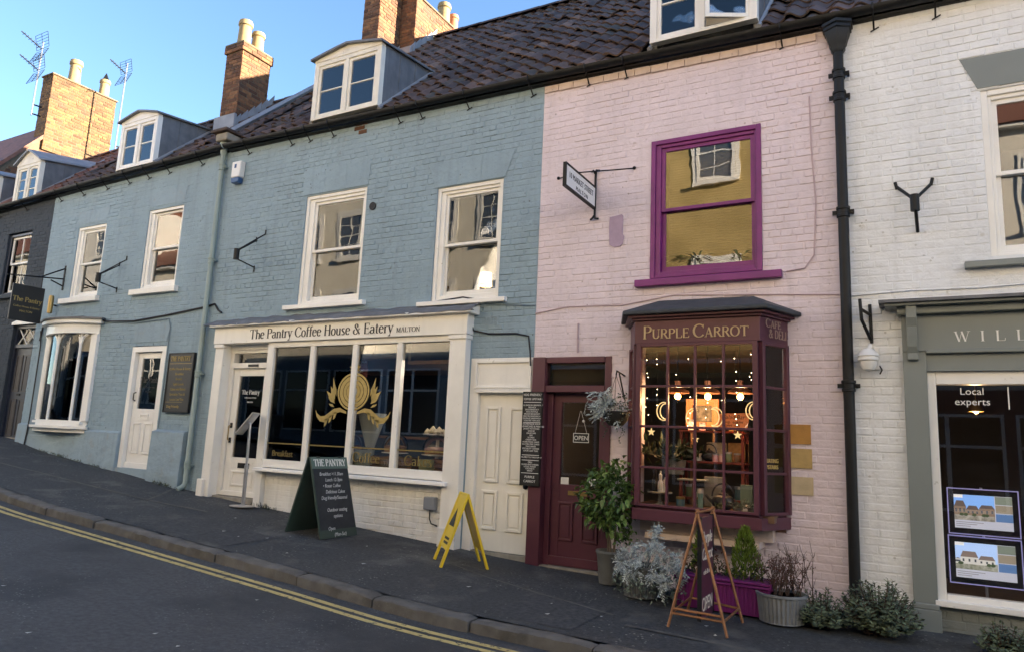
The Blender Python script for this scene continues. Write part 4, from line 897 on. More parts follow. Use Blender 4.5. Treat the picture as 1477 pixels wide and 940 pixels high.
def lights(p, q, cols, edge=.05):
    p, q = Vector(p), Vector(q); L = (q-p).length; u = (q-p)/L
    at = lambda s: tuple(p+u*s)
    cx = [edge+(L-2*edge)*i/cols for i in range(cols+1)]
    bar(at(0), at(edge), .93, 2.615, 0, .07, 'post', bay); bar(at(L-edge), at(L), .93, 2.615, 0, .07, 'post', bay)
    bar(at(edge), at(L-edge), 2.585, 2.615, 0, .06, 'rail', bay); bar(at(edge), at(L-edge), .93, .955, 0, .06, 'rail', bay)
    for c_ in cx[1:-1]: bar(at(c_-.012), at(c_+.012), .955, 2.585, 0, .04, 'glazing_bar', bay)
    for r in rows[1:-1]:
        for a, b in zip(cx, cx[1:]): bar(at(a+.012 if a > edge else a), at(b-.012 if b < L-edge-1e-4 else b), r-.012, r+.012, 0, .038, 'glazing_bar', bay)
    for a, b in zip(cx, cx[1:]):
        for r, s in zip(rows, rows[1:]): bar(at(a+.006), at(b-.006), r+.012, s-.008, 0, .004, 'pane', bay, GLASS)
lights((X0, YB), (X1, YB), 4); lights((X1+.012, YB+.02), (WX1, .0), 1, .045); lights((WX0, .0), (X0-.012, YB+.02), 1, .045)
serif_text('PURPLE CARROT', .135, facing_street(-2.50, YB-.031, 2.665), BUFFLET, bay, thick=.14, thin=.06, small=.74, width=1.10, depth=.008)
sa = atan2(.42, .2); MS = lambda s, z: Matrix.Translation((X1+.02+cos(sa)*s+.045, YB+sin(sa)*s-.01, z)) @ Matrix.Rotation(sa, 4, 'Z') @ Matrix.Rotation(pi/2, 4, 'X')
serif_text('CAFE', .085, MS(.02, 2.755), DULLLET, bay, thick=.13, thin=.06, width=.25, small=.85); serif_text('& DELI', .085, MS(.07, 2.655), DULLLET, bay, thick=.13, thin=.06, width=.29)
text('EATING', .055, Matrix.Translation((X1+.05, YB+.10, 1.43)) @ Matrix.Rotation(sa, 4, 'Z') @ Matrix.Rotation(pi/2, 4, 'X'), mat('lettering_yellow', (.62,.48,.14), .5), bay, align='LEFT', ext=.0004); text('UPSTAIRS', .055, Matrix.Translation((X1+.03, YB+.06, 1.37)) @ Matrix.Rotation(sa, 4, 'Z') @ Matrix.Rotation(pi/2, 4, 'X'), MATS['lettering_yellow'], bay, align='LEFT', ext=.0004)
for s in (X0-.02, X1+.0):
    MB().prism([(YB-.05,2.61),(YB-.02,2.61),(.0,2.4),(.0,2.61)], s-.02, s+.02, 'x').build('bracket', PLUM, bay) if False else None
B(-2.5, -1.35, -.3, .0, .60, .66).build('bay_bearer', PINKC, bay); B(-2.6, -1.25, -.16, .0, .66, .78).build('bay_bearer', PINKC, bay)
# plum door
zb = gz(-3.5)+.03
pf = MB(); pf.box(-4.03, -3.86, -.05, .1, zb-.15, 2.55); pf.box(-3.10, -3.02, -.02, .1, zb-.15, 2.55); pf.box(-3.86, -3.10, -.03, .1, 2.48, 2.55); pf.box(-3.86, -3.10, -.03, .1, 2.13, 2.21); pf.box(-3.86, -3.79, .06, .17, zb-.1, 2.13)
pf = pf.build('door_frame', PLUM, hp, bevel=.006); B(-3.86, -3.10, .03, .036, 2.21, 2.48).build('transom_pane', GLASS, pf)
pd = MB(); pd.ring(-3.79, -3.10, zb, 2.13, .1, .1, .145, .11, .92); panelled(pd, -3.70, -3.5, zb+.28, zb+.72, .1, .018); panelled(pd, -3.40, -3.19, zb+.28, zb+.72, .1, .018); pd.box(-3.79, -3.10, .06, .1, zb, zb+.1)
pd = pd.build('door', PLUM, hp, bevel=.005); B(-3.69, -3.20, .12, .126, zb+.9, 2.03).build('pane', GLASS, pd); B(-3.57, -3.33, .088, .1, zb+.80, zb+.85).build('letter_plate', BRASS, pd)
B(-3.86, -3.10, -.02, .3, zb-.3, zb-.006).build('doorstep', STONE, hp)
B(-3.68, -3.58, .115, .12, zb+.92, zb+1.0).build('notice', PLWHITE, pd); B(-3.32, -3.22, .115, .12, zb+.92, zb+1.0).build('notice', PLWHITE, pd)
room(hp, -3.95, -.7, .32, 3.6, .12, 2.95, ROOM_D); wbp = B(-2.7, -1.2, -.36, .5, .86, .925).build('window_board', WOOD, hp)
tile_roof(hp, -4.04, -.55, -.1, 4.1, TILE_O, TILE_I, [(-2.7,-1.3,-.2,1.3)], keep=300, seed=8)
gutter(hp, -4.04, -.55, IRON, [-3.4,-2.9,-1.1])
dormer(hp, -2.62, -1.36, 6.36, 7.4, 7.53, 1.3, fm=CREAM, slope=.15, ope=1, bars=1)
downpipe(hp, -.54, -.09, 5.72, gz(-.5)-.1, IRON, r=.05, collars=(5.45, 5.2, 3.95, 2.2), hopper='hex', shoe=False)
MB().tube([(-.54,-.1,6.02),(-.54,-.12,6.1)], .05, 8).build('outlet', IRON, hp)
MB().tube([(-.84,-.012,5.3),(-.83,-.014,4.7),(-.80,-.012,4.1),(-.83,-.014,3.55),(-.92,-.014,3.42),(-1.1,-.012,3.40)], .008, 6).build('painted_cable', CABLEP, hp)
MB().tube([(-4.04,-.012,3.1),(-3.6,-.012,3.16),(-2.9,-.012,3.14),(-2.3,-.012,3.22),(-1.4,-.012,3.17),(-.6,-.012,3.12)], .007, 6).build('painted_cable', CABLEP, hp)
MB().tube([(-3.46,-.014,2.95),(-3.455,-.014,2.6)], .012, 6).build('painted_strap', CABLEP, hp)

# ---- white house
hw = thing('terraced_house', 'white painted brick house with grey shop front at the right edge', 'house', (2.5, 0, gz(2.5)))
ow = [(.68,1.7,3.4,5.04), (-.06,5.4,-.5,2.93)]
ww = wall(hw, -.55, 6.0, -.3, 6.02, ow, WHITE, keep=300, seed=26)
sash(hw, .68, 1.7, 3.4, 5.04, WGLOSS, .81, 1.57, 3.52, 4.9, 4.21, (.47,1.9,3.29,3.37), sillm=GREY)
MB().prism([(.66,5.06),(1.72,5.06),(1.85,5.39),(.53,5.39)], -.014, .05).build('lintel', GREY, ww)
sg = B(-.07, 5.45, -.10, .05, 2.52, 2.86).build('shopfront', GREY, hw, bevel=.004)
B(-.2, 5.6, -.26, .0, 2.93, 2.955).build('cornice', GREY, sg, bevel=.004); B(-.1, 5.5, -.18, .0, 2.86, 2.93).build('cornice', GREY, sg, bevel=.01); B(-.25, 5.65, -.30, .02, 2.957, 2.985).build('lead_flashing', LEAD, sg)
B(.12, 5.4, -.115, .0, 2.50, 2.535).build('moulding', GREY, sg, bevel=.008); B(.12, 5.4, -.06, .05, 2.34, 2.50).build('moulding', GREY, sg)
pw = B(-.07, .12, -.09, .05, gz(0)-.3, 2.52).build('pilaster', GREY, sg, bevel=.004); B(-.09, .14, -.12, .0, gz(0)-.3, .22).build('plinth_block', GREY, pw, bevel=.006); B(-.08, .13, -.11, .0, .22, .27).build('plinth_block', GREY, pw, bevel=.01)
fixn(MB().prism([(-.1,2.93),(-.24,2.93),(-.235,2.82),(-.2,2.74),(-.19,2.66),(-.17,2.56),(-.14,2.5),(-.14,2.44),(-.1,2.43)], -.03, .06, 'x').build('corbel', GREY, sg, bevel=.008))
for k in range(3): B(-.02+k*.028, -.006+k*.028, -.235+.0, -.15, 2.55, 2.9).build('corbel_flute', GREY, sg) if False else None
wf = MB().ring(.12, 5.3, .28, 2.34, .07, -.02, .08, .12, .08).build('window_frame', WGLOSS, sg, bevel=.006); B(.10, 5.35, -.10, .08, .26, .31).build('window_sill', WGLOSS, sg, bevel=.006)
B(.18, 5.25, .03, .036, .35, 2.23).build('pane', GLASS, sg)
wall(hw, .12, 5.35, -.4, .26, [], GREYB, y=-.02, t=.2, keep=60, seed=27, name='stall_riser')
serif_text('WILLO', .095, facing_street(.35, -.1015, 2.6), WLET, sg, thick=.12, thin=.03, track=.62, width=.80)
text('Local', .09, facing_street(.47, .028, 2.13), WLET, sg, ext=.0005); text('experts', .09, facing_street(.47, .028, 2.035), WLET, sg, ext=.0005); B(.74, .75, .026, .029, 2.0, 2.2).build('window_rule', WLET, sg)
room(hw, -.4, 5.5, .32, 3.4, .05, 2.9, ROOM_D)
tile_roof(hw, -.55, 6.0, -.1, 4.1, TILE_O, TILE_I, [], keep=60, seed=9)
gutter(hw, -.55, 6.0, IRON, [-.2, .35, 1.2])
# ---- unseen end of the terrace, added and made tall to shade the street
for (a, b, m_, h, lb) in ((6.0,14.,WHITE,8.4,'unseen plain white house beyond the grey shop, added to shade the street'), (14.,24.,PINKC,9.0,'unseen buff painted house further down the terrace, added for its shade'), (24.,48.,BRK_I,8.8,'unseen long brick house at the lower end of the terrace, added for its shade')):
    hh = thing('terraced_house', lb, 'house', ((a+b)/2, 0, gz((a+b)/2))); ops = [(a+1+i*2.6, a+2.1+i*2.6, 3.5, 5.0) for i in range(int((b-a-1.5)/2.6))]
    wall(hh, a, b, -1.2, h, ops, m_, bricks=False)
    for q in ops: sash(hh, q[0], q[1], q[2], q[3], WGLOSS, q[0]+.12, q[1]-.12, q[2]+.12, q[3]-.12, 4.25, (q[0]-.1,q[1]+.1,q[2]-.1,q[2]), rm=False)
    B(a, b, .3, .35, -1, h).build('back_wall', ROOM_D, hh); plain_roof(hh, a, b, 0, 8.2, h+.1, TILE_I)
# ---- the sunlit terrace across the street, mirrored in the window glass
OC = [mat('render_cream', (.80,.76,.65), .85, var=.08), mat('render_ochre', (.40,.30,.12), .85, var=.16, vscale=1.2, col2=(.46,.35,.15)), mat('render_buff', (.73,.70,.63), .85, var=.08), BRK_I, mat('render_pale', (.80,.78,.73), .85, var=.06)]
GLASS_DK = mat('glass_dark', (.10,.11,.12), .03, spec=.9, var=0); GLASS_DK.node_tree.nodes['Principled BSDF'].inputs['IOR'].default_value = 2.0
GLASS_MAT = mat('glass_rough', (.10,.11,.12), .4, spec=.5, var=0); GLASS_SUN = mat('glass_old_sunlit', (.10,.11,.12), .085, spec=.5, var=0, bump=0); GLASS_SUN.node_tree.nodes['Principled BSDF'].inputs['IOR'].default_value = 2.1  # dull panes roughened so they throw no sun patches across the street
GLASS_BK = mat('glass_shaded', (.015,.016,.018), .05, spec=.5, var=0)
SLATEP = mat('paint_slate', (.19,.235,.28), .5, var=.1)
YO = -10.0
for (a, b, h, mi, lb) in ((23.,34.,8.,3,'brick house across the street at the lower end'), (9.,23.,9.2,4,'pale rendered house across the street, nearest the lower end'), (-1.,9.,8.8,2,'buff rendered house across the street, facing the white house'), (-10.,-1.,10.3,1,'ochre rendered three-storey house across the street'), (-21.5,-10.,10.2,0,'cream rendered three-storey house across the street with string course'), (-29.5,-21.5,8.0,0,'lower cream house across the street with red roof'), (-36.5,-29.5,11.2,4,'tall pale house across the street beyond the lower one'), (-52.,-36.5,9.6,0,'cream house with red roof across the street at the upper end')):
    hh = thing('terraced_house', lb, 'house', ((a+b)/2, YO, gz((a+b)/2)))
    zg = gz((a+b)/2); w = B(a+.01, b-.01, YO-7., YO, zg-1.5, h).build('wall', OC[mi], hh); n = int((b-a-.6)/(1.75 if a == -21.5 else 2.3)); st = (b-a)/n; off_ = 1.25 if a == -10. else 0
    sfm = (SLATEP, DKGREEN, PLUM, IRON, SLATEP)[mi]; sfr = B(a+.4, b-.4, YO, YO+.09, zg-.6, zg+3.0).build('shopfront', sfm, hh)
    for q in range(int((b-a-1)/2.2)): MB().ring(a+.6+q*2.2, a+2.6+q*2.2, zg+.5, zg+2.5, .06, YO+.09, YO+.13).box(a+1.56+q*2.2, a+1.64+q*2.2, YO+.09, YO+.12, zg+.56, zg+2.44).box(a+.66+q*2.2, a+1.56+q*2.2, YO+.09, YO+.115, zg+1.8, zg+1.86).box(a+1.64+q*2.2, a+2.54+q*2.2, YO+.09, YO+.115, zg+1.8, zg+1.86).build('window_frame', WGLOSS, sfr); B(a+.66+q*2.2, a+2.54+q*2.2, YO+.092, YO+.1, zg+.56, zg+2.44).build('pane', GLASS_BK, sfr)
    for fl in range(1, 4):
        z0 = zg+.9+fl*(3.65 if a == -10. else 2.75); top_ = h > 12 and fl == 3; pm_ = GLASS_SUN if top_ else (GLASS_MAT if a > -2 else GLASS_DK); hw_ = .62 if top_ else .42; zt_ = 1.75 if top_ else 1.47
        if z0+1.6 > h-.1: break
        for i in range(n):
            cx = a+st*(i+.5)+off_
            wn_ = MB().ring(cx-.5, cx+.5, z0, z0+1.55, .09, YO-.02, YO+.05).box(cx-.41, cx+.41, YO-.01, YO+.035, z0+.76, z0+.80).box(cx-.012, cx+.012, YO-.01, YO+.03, z0+.09, z0+1.46).box(cx-.41, cx+.41, YO-.01, YO+.028, z0+.40, z0+.42).box(cx-.41, cx+.41, YO-.01, YO+.028, z0+1.12, z0+1.14).build('window', WGLOSS, hh)
            B(cx-hw_, cx+hw_, YO+.002, YO+(.052 if top_ else .02), z0+.08, z0+zt_).build('pane', pm_, wn_); B(cx-.62, cx+.62, YO, YO+.12, z0-.1, z0).build('sill', WGLOSS, wn_)
            MB().ring(cx-.62, cx+.62, z0-.0, z0+1.68, .11, YO, YO+.03).build('architrave', WGLOSS, wn_)
    B(a, b, YO, YO+.10, zg+3.35, zg+3.45).build('string_course', WGLOSS, hh); B(a, b, YO, YO+.22, h-.12, h).build('eaves_board', WGLOSS, hh)
    MB().tube([(b-.3, YO+.07, h), (b-.3, YO+.07, zg)], .05, 8).build('downpipe', IRON, hh)
    MB().prism([(YO+.3,h-.02),(YO-3.5,h+2.6),(YO-7.3,h-.02)], a, b, 'x').build('roof', RTILE_I, hh)

# ================================================================== things on and before the walls
def rods(lst, r, m, name, par, n=7):
    mb = MB()
    for p in lst: mb.tube(p, r, n)
    return mb.build(name, m, par, smooth=True)
# hanging sign of the coffee house
t = thing('hanging_sign', 'black hanging sign with gold lettering on an iron arm by the navy house', 'sign', (-14.7, 0, 3.4))
B(-14.715, -14.685, -.90, -.33, 3.37, 4.06).build('board', BLACKB, t, bevel=.004)
rods([[(-14.7,.0,4.33),(-14.7,-1.02,4.20)], [(-14.7,0,4.55),(-14.7,-.42,4.29)], [(-14.7,.0,4.18),(-14.7,-.25,4.26)]], .014, IRON, 'arm', t); rods([[(-14.7,-.1-k,4.28-.1*(k > .4)),(-14.7,-.1-k,4.05)] for k in (.3,.72)], .006, IRON, 'hook', t)
B(-14.72, -14.68, -.02, .0, 4.1, 4.6).build('back_plate', IRON, t)
serif_text('The Pantry', .088, facing_right(-14.684, -.875, 3.74), GLET, t, width=.52, thick=.15, thin=.06); text('Coffee House & Eatery', .05, facing_right(-14.683, -.615, 3.63), GLET, t); text('MALTON', .055, facing_right(-14.683, -.615, 3.54), GLET, t)
def empty_bracket(x, z, label):
    t = thing('sign_bracket', label, 'bracket', (x, 0, z)); yb = -.38
    MB().lathe([(.001,-.085),(.045,-.085),(.045,.085),(.001,.085)], (x, yb, z), 10).build('socket', IRON, t, smooth=True)
    rods([[(x,yb,z+.05),(x-.02,0,z+.33)], [(x,yb,z+.06),(x+.18,0,z+.42)], [(x,yb,z-.07),(x,0,z-.13)], [(x-.02,-.012,z+.30),(x-.02,-.012,z+.38)], [(x+.18,-.012,z+.40),(x+.18,-.012,z+.48)], [(x,-.012,z-.10),(x,-.012,z-.2)]], .011, IRON, 'arm', t)
empty_bracket(-12.87, 4.14, 'empty iron sign bracket between the two small blue house windows'); empty_bracket(-9.2, 4.24, 'empty iron sign bracket on wide blue house beside the grey-green downpipe')
t = thing('sign_bracket', 'empty black Y-shaped bracket on the white wall', 'bracket', (.09, 0, 3.7))
MB().lathe([(.001,-.08),(.04,-.08),(.04,.08),(.001,.08)], (.09,-.2,3.93), 10).build('socket', IRON, t, smooth=True)
rods([[(.07,-.2,3.98),(-.05,0,4.17)], [(.11,-.2,3.98),(.23,0,4.16)], [(.095,-.2,3.86),(.1,-.12,3.76),(.105,0,3.70)], [(-.055,-.012,4.15),(-.07,-.012,4.22)], [(.235,-.012,4.15),(.25,-.012,4.22)]], .016, IRON, 'arm', t)
t = thing('wall_bracket', 'black old iron bracket above the white security camera', 'bracket', (-.34, 0, 2.62))
rods([[(-.33,-.02,2.62),(-.335,-.02,3.0)], [(-.34,-.03,2.66),(-.40,-.22,2.82),(-.41,-.22,3.02)], [(-.335,-.02,2.9),(-.40,-.2,2.92)]], .016, IRON, 'arm', t)
t = thing('security_camera', 'white dome security camera on the white wall beside the black downpipe', 'camera', (-.36, -.1, 2.36))
B(-.37, -.27, -.03, .0, 2.36, 2.58).build('back_box', PLWHITE, t, bevel=.008)
MB().tube([(-.32,-.03,2.54),(-.34,-.12,2.58),(-.36,-.13,2.52)], .022, 8).build('arm', PLWHITE, t, smooth=True)
MB().lathe([(.001,.02),(.05,.015),(.09,-.03),(.095,-.05),(.085,-.055),(.085,-.07),(.09,-.075),(.09,-.09),(.075,-.1),(.07,-.14),(.05,-.18),(.001,-.2)], (-.36,-.13,2.53), 18).build('dome', PLWHITE, t, smooth=True)
MB().tube([(-.27,-.02,2.4),(-.25,-.02,2.36),(-.27,-.01,2.32)], .007, 5).build('cable', CABLE, t)
t = thing('alarm_box', 'white burglar alarm box with blue base on wide blue house', 'alarm', (-9.79, 0, 5.6))
MB().prism([(-9.9,5.7),(-9.70,5.7),(-9.68,5.98),(-9.90,5.98)], -.11, 0).build('cover', PLWHITE, t, bevel=.015); MB().prism([(-9.88,5.6),(-9.72,5.6),(-9.70,5.698),(-9.90,5.698)], -.115, 0).build('base', PLBLUE, t, bevel=.02); B(-9.83,-9.78,-.112,-.108,5.86,5.93).build('emblem', PLBLUE, t)
t = thing('wall_lamp', 'brass cylinder wall lamp beside the hanging sign', 'lamp', (-14.85, 0, 3.6)); MB().lathe([(.001,0),(.045,.01),(.05,.3),(.04,.36),(.001,.37)], (-14.85,-.11,3.62), 12).build('shade', BRASS, t, smooth=True); rods([[(-14.85,0,3.8),(-14.85,-.1,3.8)]], .015, IRON, 'arm', t)
# menu boards
t = thing('menu_board', 'black framed menu board with gold lettering beside white half-glazed door', 'sign', (-10.7, 0, 1.76))
B(-11.03, -10.37, -.05, -.012, 1.76, 2.76).build('board', BLACKB, t); MB().ring(-11.03, -10.37, 1.76, 2.76, .022, -.058, -.05).build('frame', IRON, t)
serif_text('THE PANTRY', .085, facing_street(-10.97, -.0515, 2.62), GLET, t, width=.52); B(-10.98, -10.42, -.0515, -.0505, 2.575, 2.582).build('rule', GLET, t); B(-10.98, -10.55, -.0515, -.0505, 1.93, 1.936).build('rule', GLET, t)
for k, s in enumerate(('Coffee House & Eatery', 'Breakfast', 'Brunch', 'Light Lunch', 'Cakes and Bakes', 'Speciality Teas &', 'Loose Leaf Tea')): text(s, .058, facing_street(-10.7, -.0515, 2.47-.085*k), GLET, t)
text('Dog Friendly', .062, facing_street(-10.78, -.0515, 1.84), GLET, t)
t = thing('menu_board', 'tall narrow black menu board with white lettering beside plum door', 'sign', (-3.99, -.08, 1.02))
B(-4.125, -3.865, -.085, -.052, 1.02, 2.13).build('board', BLACKB, t); MB().ring(-4.125, -3.865, 1.02, 2.13, .008, -.089, -.085).build('frame', IRON, t)
for z in (2.0, 1.76, 1.375, 1.315, 1.165): B(-4.11, -3.88, -.087, -.0855, z, z+.006).build('rule', WLET, t)
lines = [(2.08,.04,'DOG FRIENDLY'), (2.03,.036,'COFFEE UPSTAIRS')]+[(1.96-.026*k,.026,s) for k, s in enumerate(('FULL ENGLISH BREAKFAST','BRUNCH','EGGS BENEDICT','EGGS ROYALE','VEGGIE BREAKFAST','BACON SANDWICH','SAUSAGE SANDWICH','TOASTED TEACAKE'))]
lines += [(1.735,.03,'HOMEMADE SOUP'), (1.705,.032,'SANDWICHES & PANINIS')]+[(1.68-.026*k,.026,s) for k, s in enumerate(('JACKET POTATOES','QUICHE','SALAD BAR','PIES','SCONES','CREAM TEAS','HOME MADE CAKES','GLUTEN FREE CAKES','TRAY BAKES','SPECIALITY COFFEES','LOOSE LEAF TEAS'))]
lines += [(1.345,.026,'AVAILABLE TO TAKE AWAY'), (1.285,.03,'DELI')]+[(1.26-.024*k,.025,s) for k, s in enumerate(('OLIVES AND CHEESES','LOCAL HONEY','CHUTNEYS','BREAD'))]+[(1.11,.042,'PURPLE'), (1.06,.042,'CARROT')]
for z, s, b_ in lines: text(b_, s*.95, facing_street(-3.995, -.087, z), WLET, t, ext=.0006)
# street name plate
t = thing('street_sign', 'white street name plate with black letters projecting from pink wall', 'sign', (-3.28, 0, 4.25))
B(-3.292, -3.268, -.88, -.05, 4.36, 4.60).build('plate', PLWHITE, t); mb = MB()
mb.M = None; fr = MB(); fr.box(-3.30,-3.26,-.90,-.88,4.34,4.62); fr.box(-3.30,-3.26,-.05,-.03,4.34,4.62); fr.box(-3.30,-3.26,-.88,-.05,4.34,4.36); fr.box(-3.30,-3.26,-.88,-.05,4.60,4.62); fr.build('frame', IRON, t)
rods([[(-3.28,-.02,4.27),(-3.28,-.02,4.79)], [(-3.28,-.02,4.27),(-3.30,-.05,4.22),(-3.33,-.02,4.22)], [(-3.28,-.02,4.27),(-3.26,-.05,4.22),(-3.23,-.02,4.22)], [(-3.28,-.02,4.79),(-3.30,-.05,4.83),(-3.33,-.02,4.83)], [(-3.28,-.02,4.79),(-3.26,-.05,4.83),(-3.23,-.02,4.83)]], .014, IRON, 'back_bar', t)
rods([[(-3.28,-.52,4.63),(-2.79,0,4.80)], [(-3.28,-.52,4.63),(-3.79,0,4.82)]], .008, IRON, 'stay', t); MB().ball((-2.79,-.01,4.80),.022).build('stay_end', IRON, t); MB().ball((-3.79,-.01,4.82),.022).build('stay_end', IRON, t)
text('10 MARKET STREET', .098, facing_right(-3.267, -.46, 4.475), BLET, t, sx=.78, space=1.05); text('MALTON', .07, facing_right(-3.267, -.44, 4.385), BLET, t, space=1.3)
t = thing('meter_box', 'grey plastic meter box on white brick beneath the shop window', 'box', (-5.39, -.08, .6)); B(-5.48, -5.31, -.13, -.045, .63, .79).build('case', PLGREY, t, bevel=.012); MB().tube([(-5.41,-.07,.63),(-5.41,-.07,.52),(-5.38,-.07,.46),(-5.28,-.08,.44)], .008, 6).build('cable', CABLE, t)
# cables along the fronts
MB().tube([(-15.2,-.03,3.1),(-15.15,-.03,3.42),(-14.5,-.22,3.49),(-13.58,-.16,3.49),(-13.0,-.02,3.40),(-12.2,-.02,3.37),(-11.3,-.02,3.43),(-10.3,-.02,3.52),(-10.05,-.02,3.56),(-9.95,-.02,3.45),(-9.85,-.03,3.40)], .016, 6).build('cable', CABLE, hl)
MB().tube([(-13.0,-.02,3.39),(-12.2,-.02,3.33),(-11.2,-.02,3.37),(-11.14,-.02,3.2),(-11.13,-.02,1.5)], .008, 6).build('cable', CABLEB, hl)
MB().tube([(-15.2,-.04,3.3),(-15.12,-.04,3.0),(-15.1,-.05,1.6),(-15.08,-.07,1.3),(-15.1,-.08,1.0)], .012, 6).build('cable', CABLE, hl)
MB().tube([(-5.6,-.03,3.33),(-5.1,-.06,3.36),(-4.93,-.05,3.33),(-4.92,-.03,3.2),(-4.98,-.03,3.05),(-4.93,-.02,2.92),(-4.7,-.02,2.87),(-4.3,-.02,2.86),(-4.12,-.02,2.82),(-4.08,-.03,2.6),(-4.07,-.03,2.45)], .011, 6).build('cable', CABLE, hm)
MB().tube([(-4.92,-.03,3.3),(-4.6,-.02,3.24),(-4.04,-.02,3.2)], .007, 6).build('cable', CABLEB, hm)
MB().tube([(-.5,-.015,3.1),(.0,-.015,3.12),(.6,-.015,3.11),(1.4,-.015,3.14)], .007, 6).build('painted_cable', WHITE, hw)
# television aerials
def aerial(x, y, z0, z1, heads, label):
    t = thing('television_aerial', label, 'aerial', (x, y, z0)); rods([[(x,y,z0),(x+.02,y,z1)]], .02, STEEL, 'mast', t); rods([[(x,y,z0+.05),(x+.05,y+.3,z0+.05)], [(x,y,z0+.3),(x+.05,y+.3,z0+.3)]], .02, IRON, 'clamp', t)
    for zh, s in [(z_, s_*.82) for z_, s_ in heads]:
        b = MB(); b.tube([(x,y,zh),(x-.05,y-.62*s,zh+.30*s)], .016, 5)
        for k in range(7): q = k/7; c = Vector((x-.05*q, y-.62*s*q, zh+.30*s*q)); b.tube([c-Vector((.11*s,0,.0)), c+Vector((.11*s,0,0))], .007, 4)
        b.build('boom', IRON, t)
        for sg in (1, -1):
            g = MB(); d = Vector((0, -.10*s if sg > 0 else -.18*s, .46*s*sg)); o_ = Vector((x, y+.02, zh+.03*sg))
            for k in range(6): p = o_+d*(k/5); g.tube([p-Vector((.36*s,0,0)), p+Vector((.36*s,0,0))], .007, 4)
            for k in (-1,0,1): g.tube([o_+Vector((.36*s*k,0,0)), o_+d+Vector((.36*s*k,0,0))], .007, 4)
            g.build('reflector', IRON, t)
aerial(-19.6, 1.15, 9.3, 11.35, ((11.15,1.), (10.55,.9)), 'double television aerial on a mast at left side of buff chimney')
aerial(-18.45, 2.75, 8.6, 11.3, ((11.0,.85),), 'single-headed television aerial on thin mast between the chimneys')

# chalk A-board
t = thing('pavement_sign', 'dark green A-board with chalked cafe menu before the coffee shop window', 'sign', (-6.58, -.75, pz(-6.58,-.75)))
zf = pz(-6.3,-.75); zr = 1.22; y0, y1 = -1.07, -.42; xr = -6.58
tilt = math.atan((.29)/(zr-zf)); BM = Matrix.Translation((xr,0,zr)) @ Matrix.Rotation(-tilt, 4, 'Y')
Lb = (zr-zf)/cos(tilt)
mb = MB(BM); mb.box(-.0,.022,y0,y1,-Lb,0); mb.build('front_leaf', DKGREEN, t, bevel=.003)
mb = MB(BM); mb.box(.022,.026,y0+.02,y1-.02,-Lb+.1,-.15); mb.build('chalk_panel', CHALKB, t)
mb = MB(BM); mb.box(.022,.027,y0,y1,-.145,.0); mb.build('header', SAGEP, t)
BM2 = Matrix.Translation((xr-.004,0,zr)) @ Matrix.Rotation(tilt, 4, 'Y'); Lb2 = (zr-pz(-6.87,-.75))/cos(tilt)
mb = MB(BM2); mb.box(-.022,.0,y0,y1,-Lb2,0); mb.build('rear_leaf', DKGREEN, t, bevel=.003)
mb = MB(BM); mb.box(-.01,.03,y0+.1,y0+.16,-.01,.012); mb.box(-.01,.03,y1-.16,y1-.1,-.01,.012); mb.build('hinge', IRON, t)
def onboard(y, h, e=.028): return BM @ Matrix.Translation((e, y, h)) @ Matrix.Rotation(pi/2, 4, 'Z') @ Matrix.Rotation(pi/2, 4, 'X')
serif_text('THE PANTRY', .085, onboard(y0+.04, -.115), WLET, t, thick=.17, thin=.07, width=.57)
for k, (s, dx) in enumerate((('Breakfast >11.30am',0), ('Lunch 12-3pm',.03), ('• Roast Coffee',-.02), ('Delicious Cakes',.03), ('Dog friendly/Seasonal',0), ('',0), ('Outdoor seating',.02), ('options',.02), ('',0), ('Open',-.12), ('(Mon-Sat)',.02))): 
    if s: text(s, .062, onboard((y0+y1)/2+dx, -.235-.075*k, .0265), CHALK, t, shear=.25, sx=.85, ext=.0005)
# yellow folding caution sign
t = thing('caution_sign', 'yellow plastic folding caution sign standing before cream panelled door', 'sign', (-4.45, -.75, pz(-4.45,-.75)))
N1, F1, N2 = Vector((-4.55,-1.01,0)), Vector((-4.85,-.72,0)), Vector((-4.17,-.65,0)); u = (F1-N1); F2 = N2+u; TN = (N1+N2)/2; zt = .915
def P3(v, z): return Vector((v.x, v.y, z))
for (a, b, nm) in ((N1, F1, 'left_leaf'), (N2, F2, 'right_leaf')):
    A, Bb = P3(a, pz(a.x,a.y)), P3(b, pz(b.x,b.y)); T0, T1 = P3(TN, zt), P3(TN+u, zt); k = u.normalized(); i0, i1 = .05, .05
    leaf = MB(); nrm = (Bb-A).cross(T0-A).normalized()*.013
    def quad(p, q, r, s): 
        leaf.add([p-nrm, q-nrm, r-nrm, s-nrm, p+nrm, q+nrm, r+nrm, s+nrm], [(0,3,2,1),(4,5,6,7),(0,1,5,4),(1,2,6,5),(2,3,7,6),(3,0,4,7)])
    L1, R1 = A+(T0-A)*.0, Bb; w = k*.055
    quad(A, A+w, T0+w, T0); quad(Bb-w, Bb, T1, T1-w); m0 = A+(T0-A)*.22; m1 = Bb+(T1-Bb)*.22; nrm = nrm*.5
    quad(m0+w, m1-w, T1-w, T0+w); fixn(leaf.build(nm, YELP, t, bevel=.003))
    q = MB(); nn = nrm*2; c0 = A+(T0-A)*.45+u*.5; up = (T0-A).normalized(); s = -1 if nm == 'left_leaf' else 1
MB().tube([P3(TN, zt)+u*.0, P3(TN+u, zt)], .014, 8).build('hinge', YELP, t)
mid = (P3(N1, pz(N1.x,N1.y))+P3(F1, pz(F1.x,F1.y)))/2; up = (P3(TN+u*.5, zt)-mid); un = up.normalized(); kk = u.normalized(); nn = kk.cross(un); nn = nn if nn.x < 0 else -nn
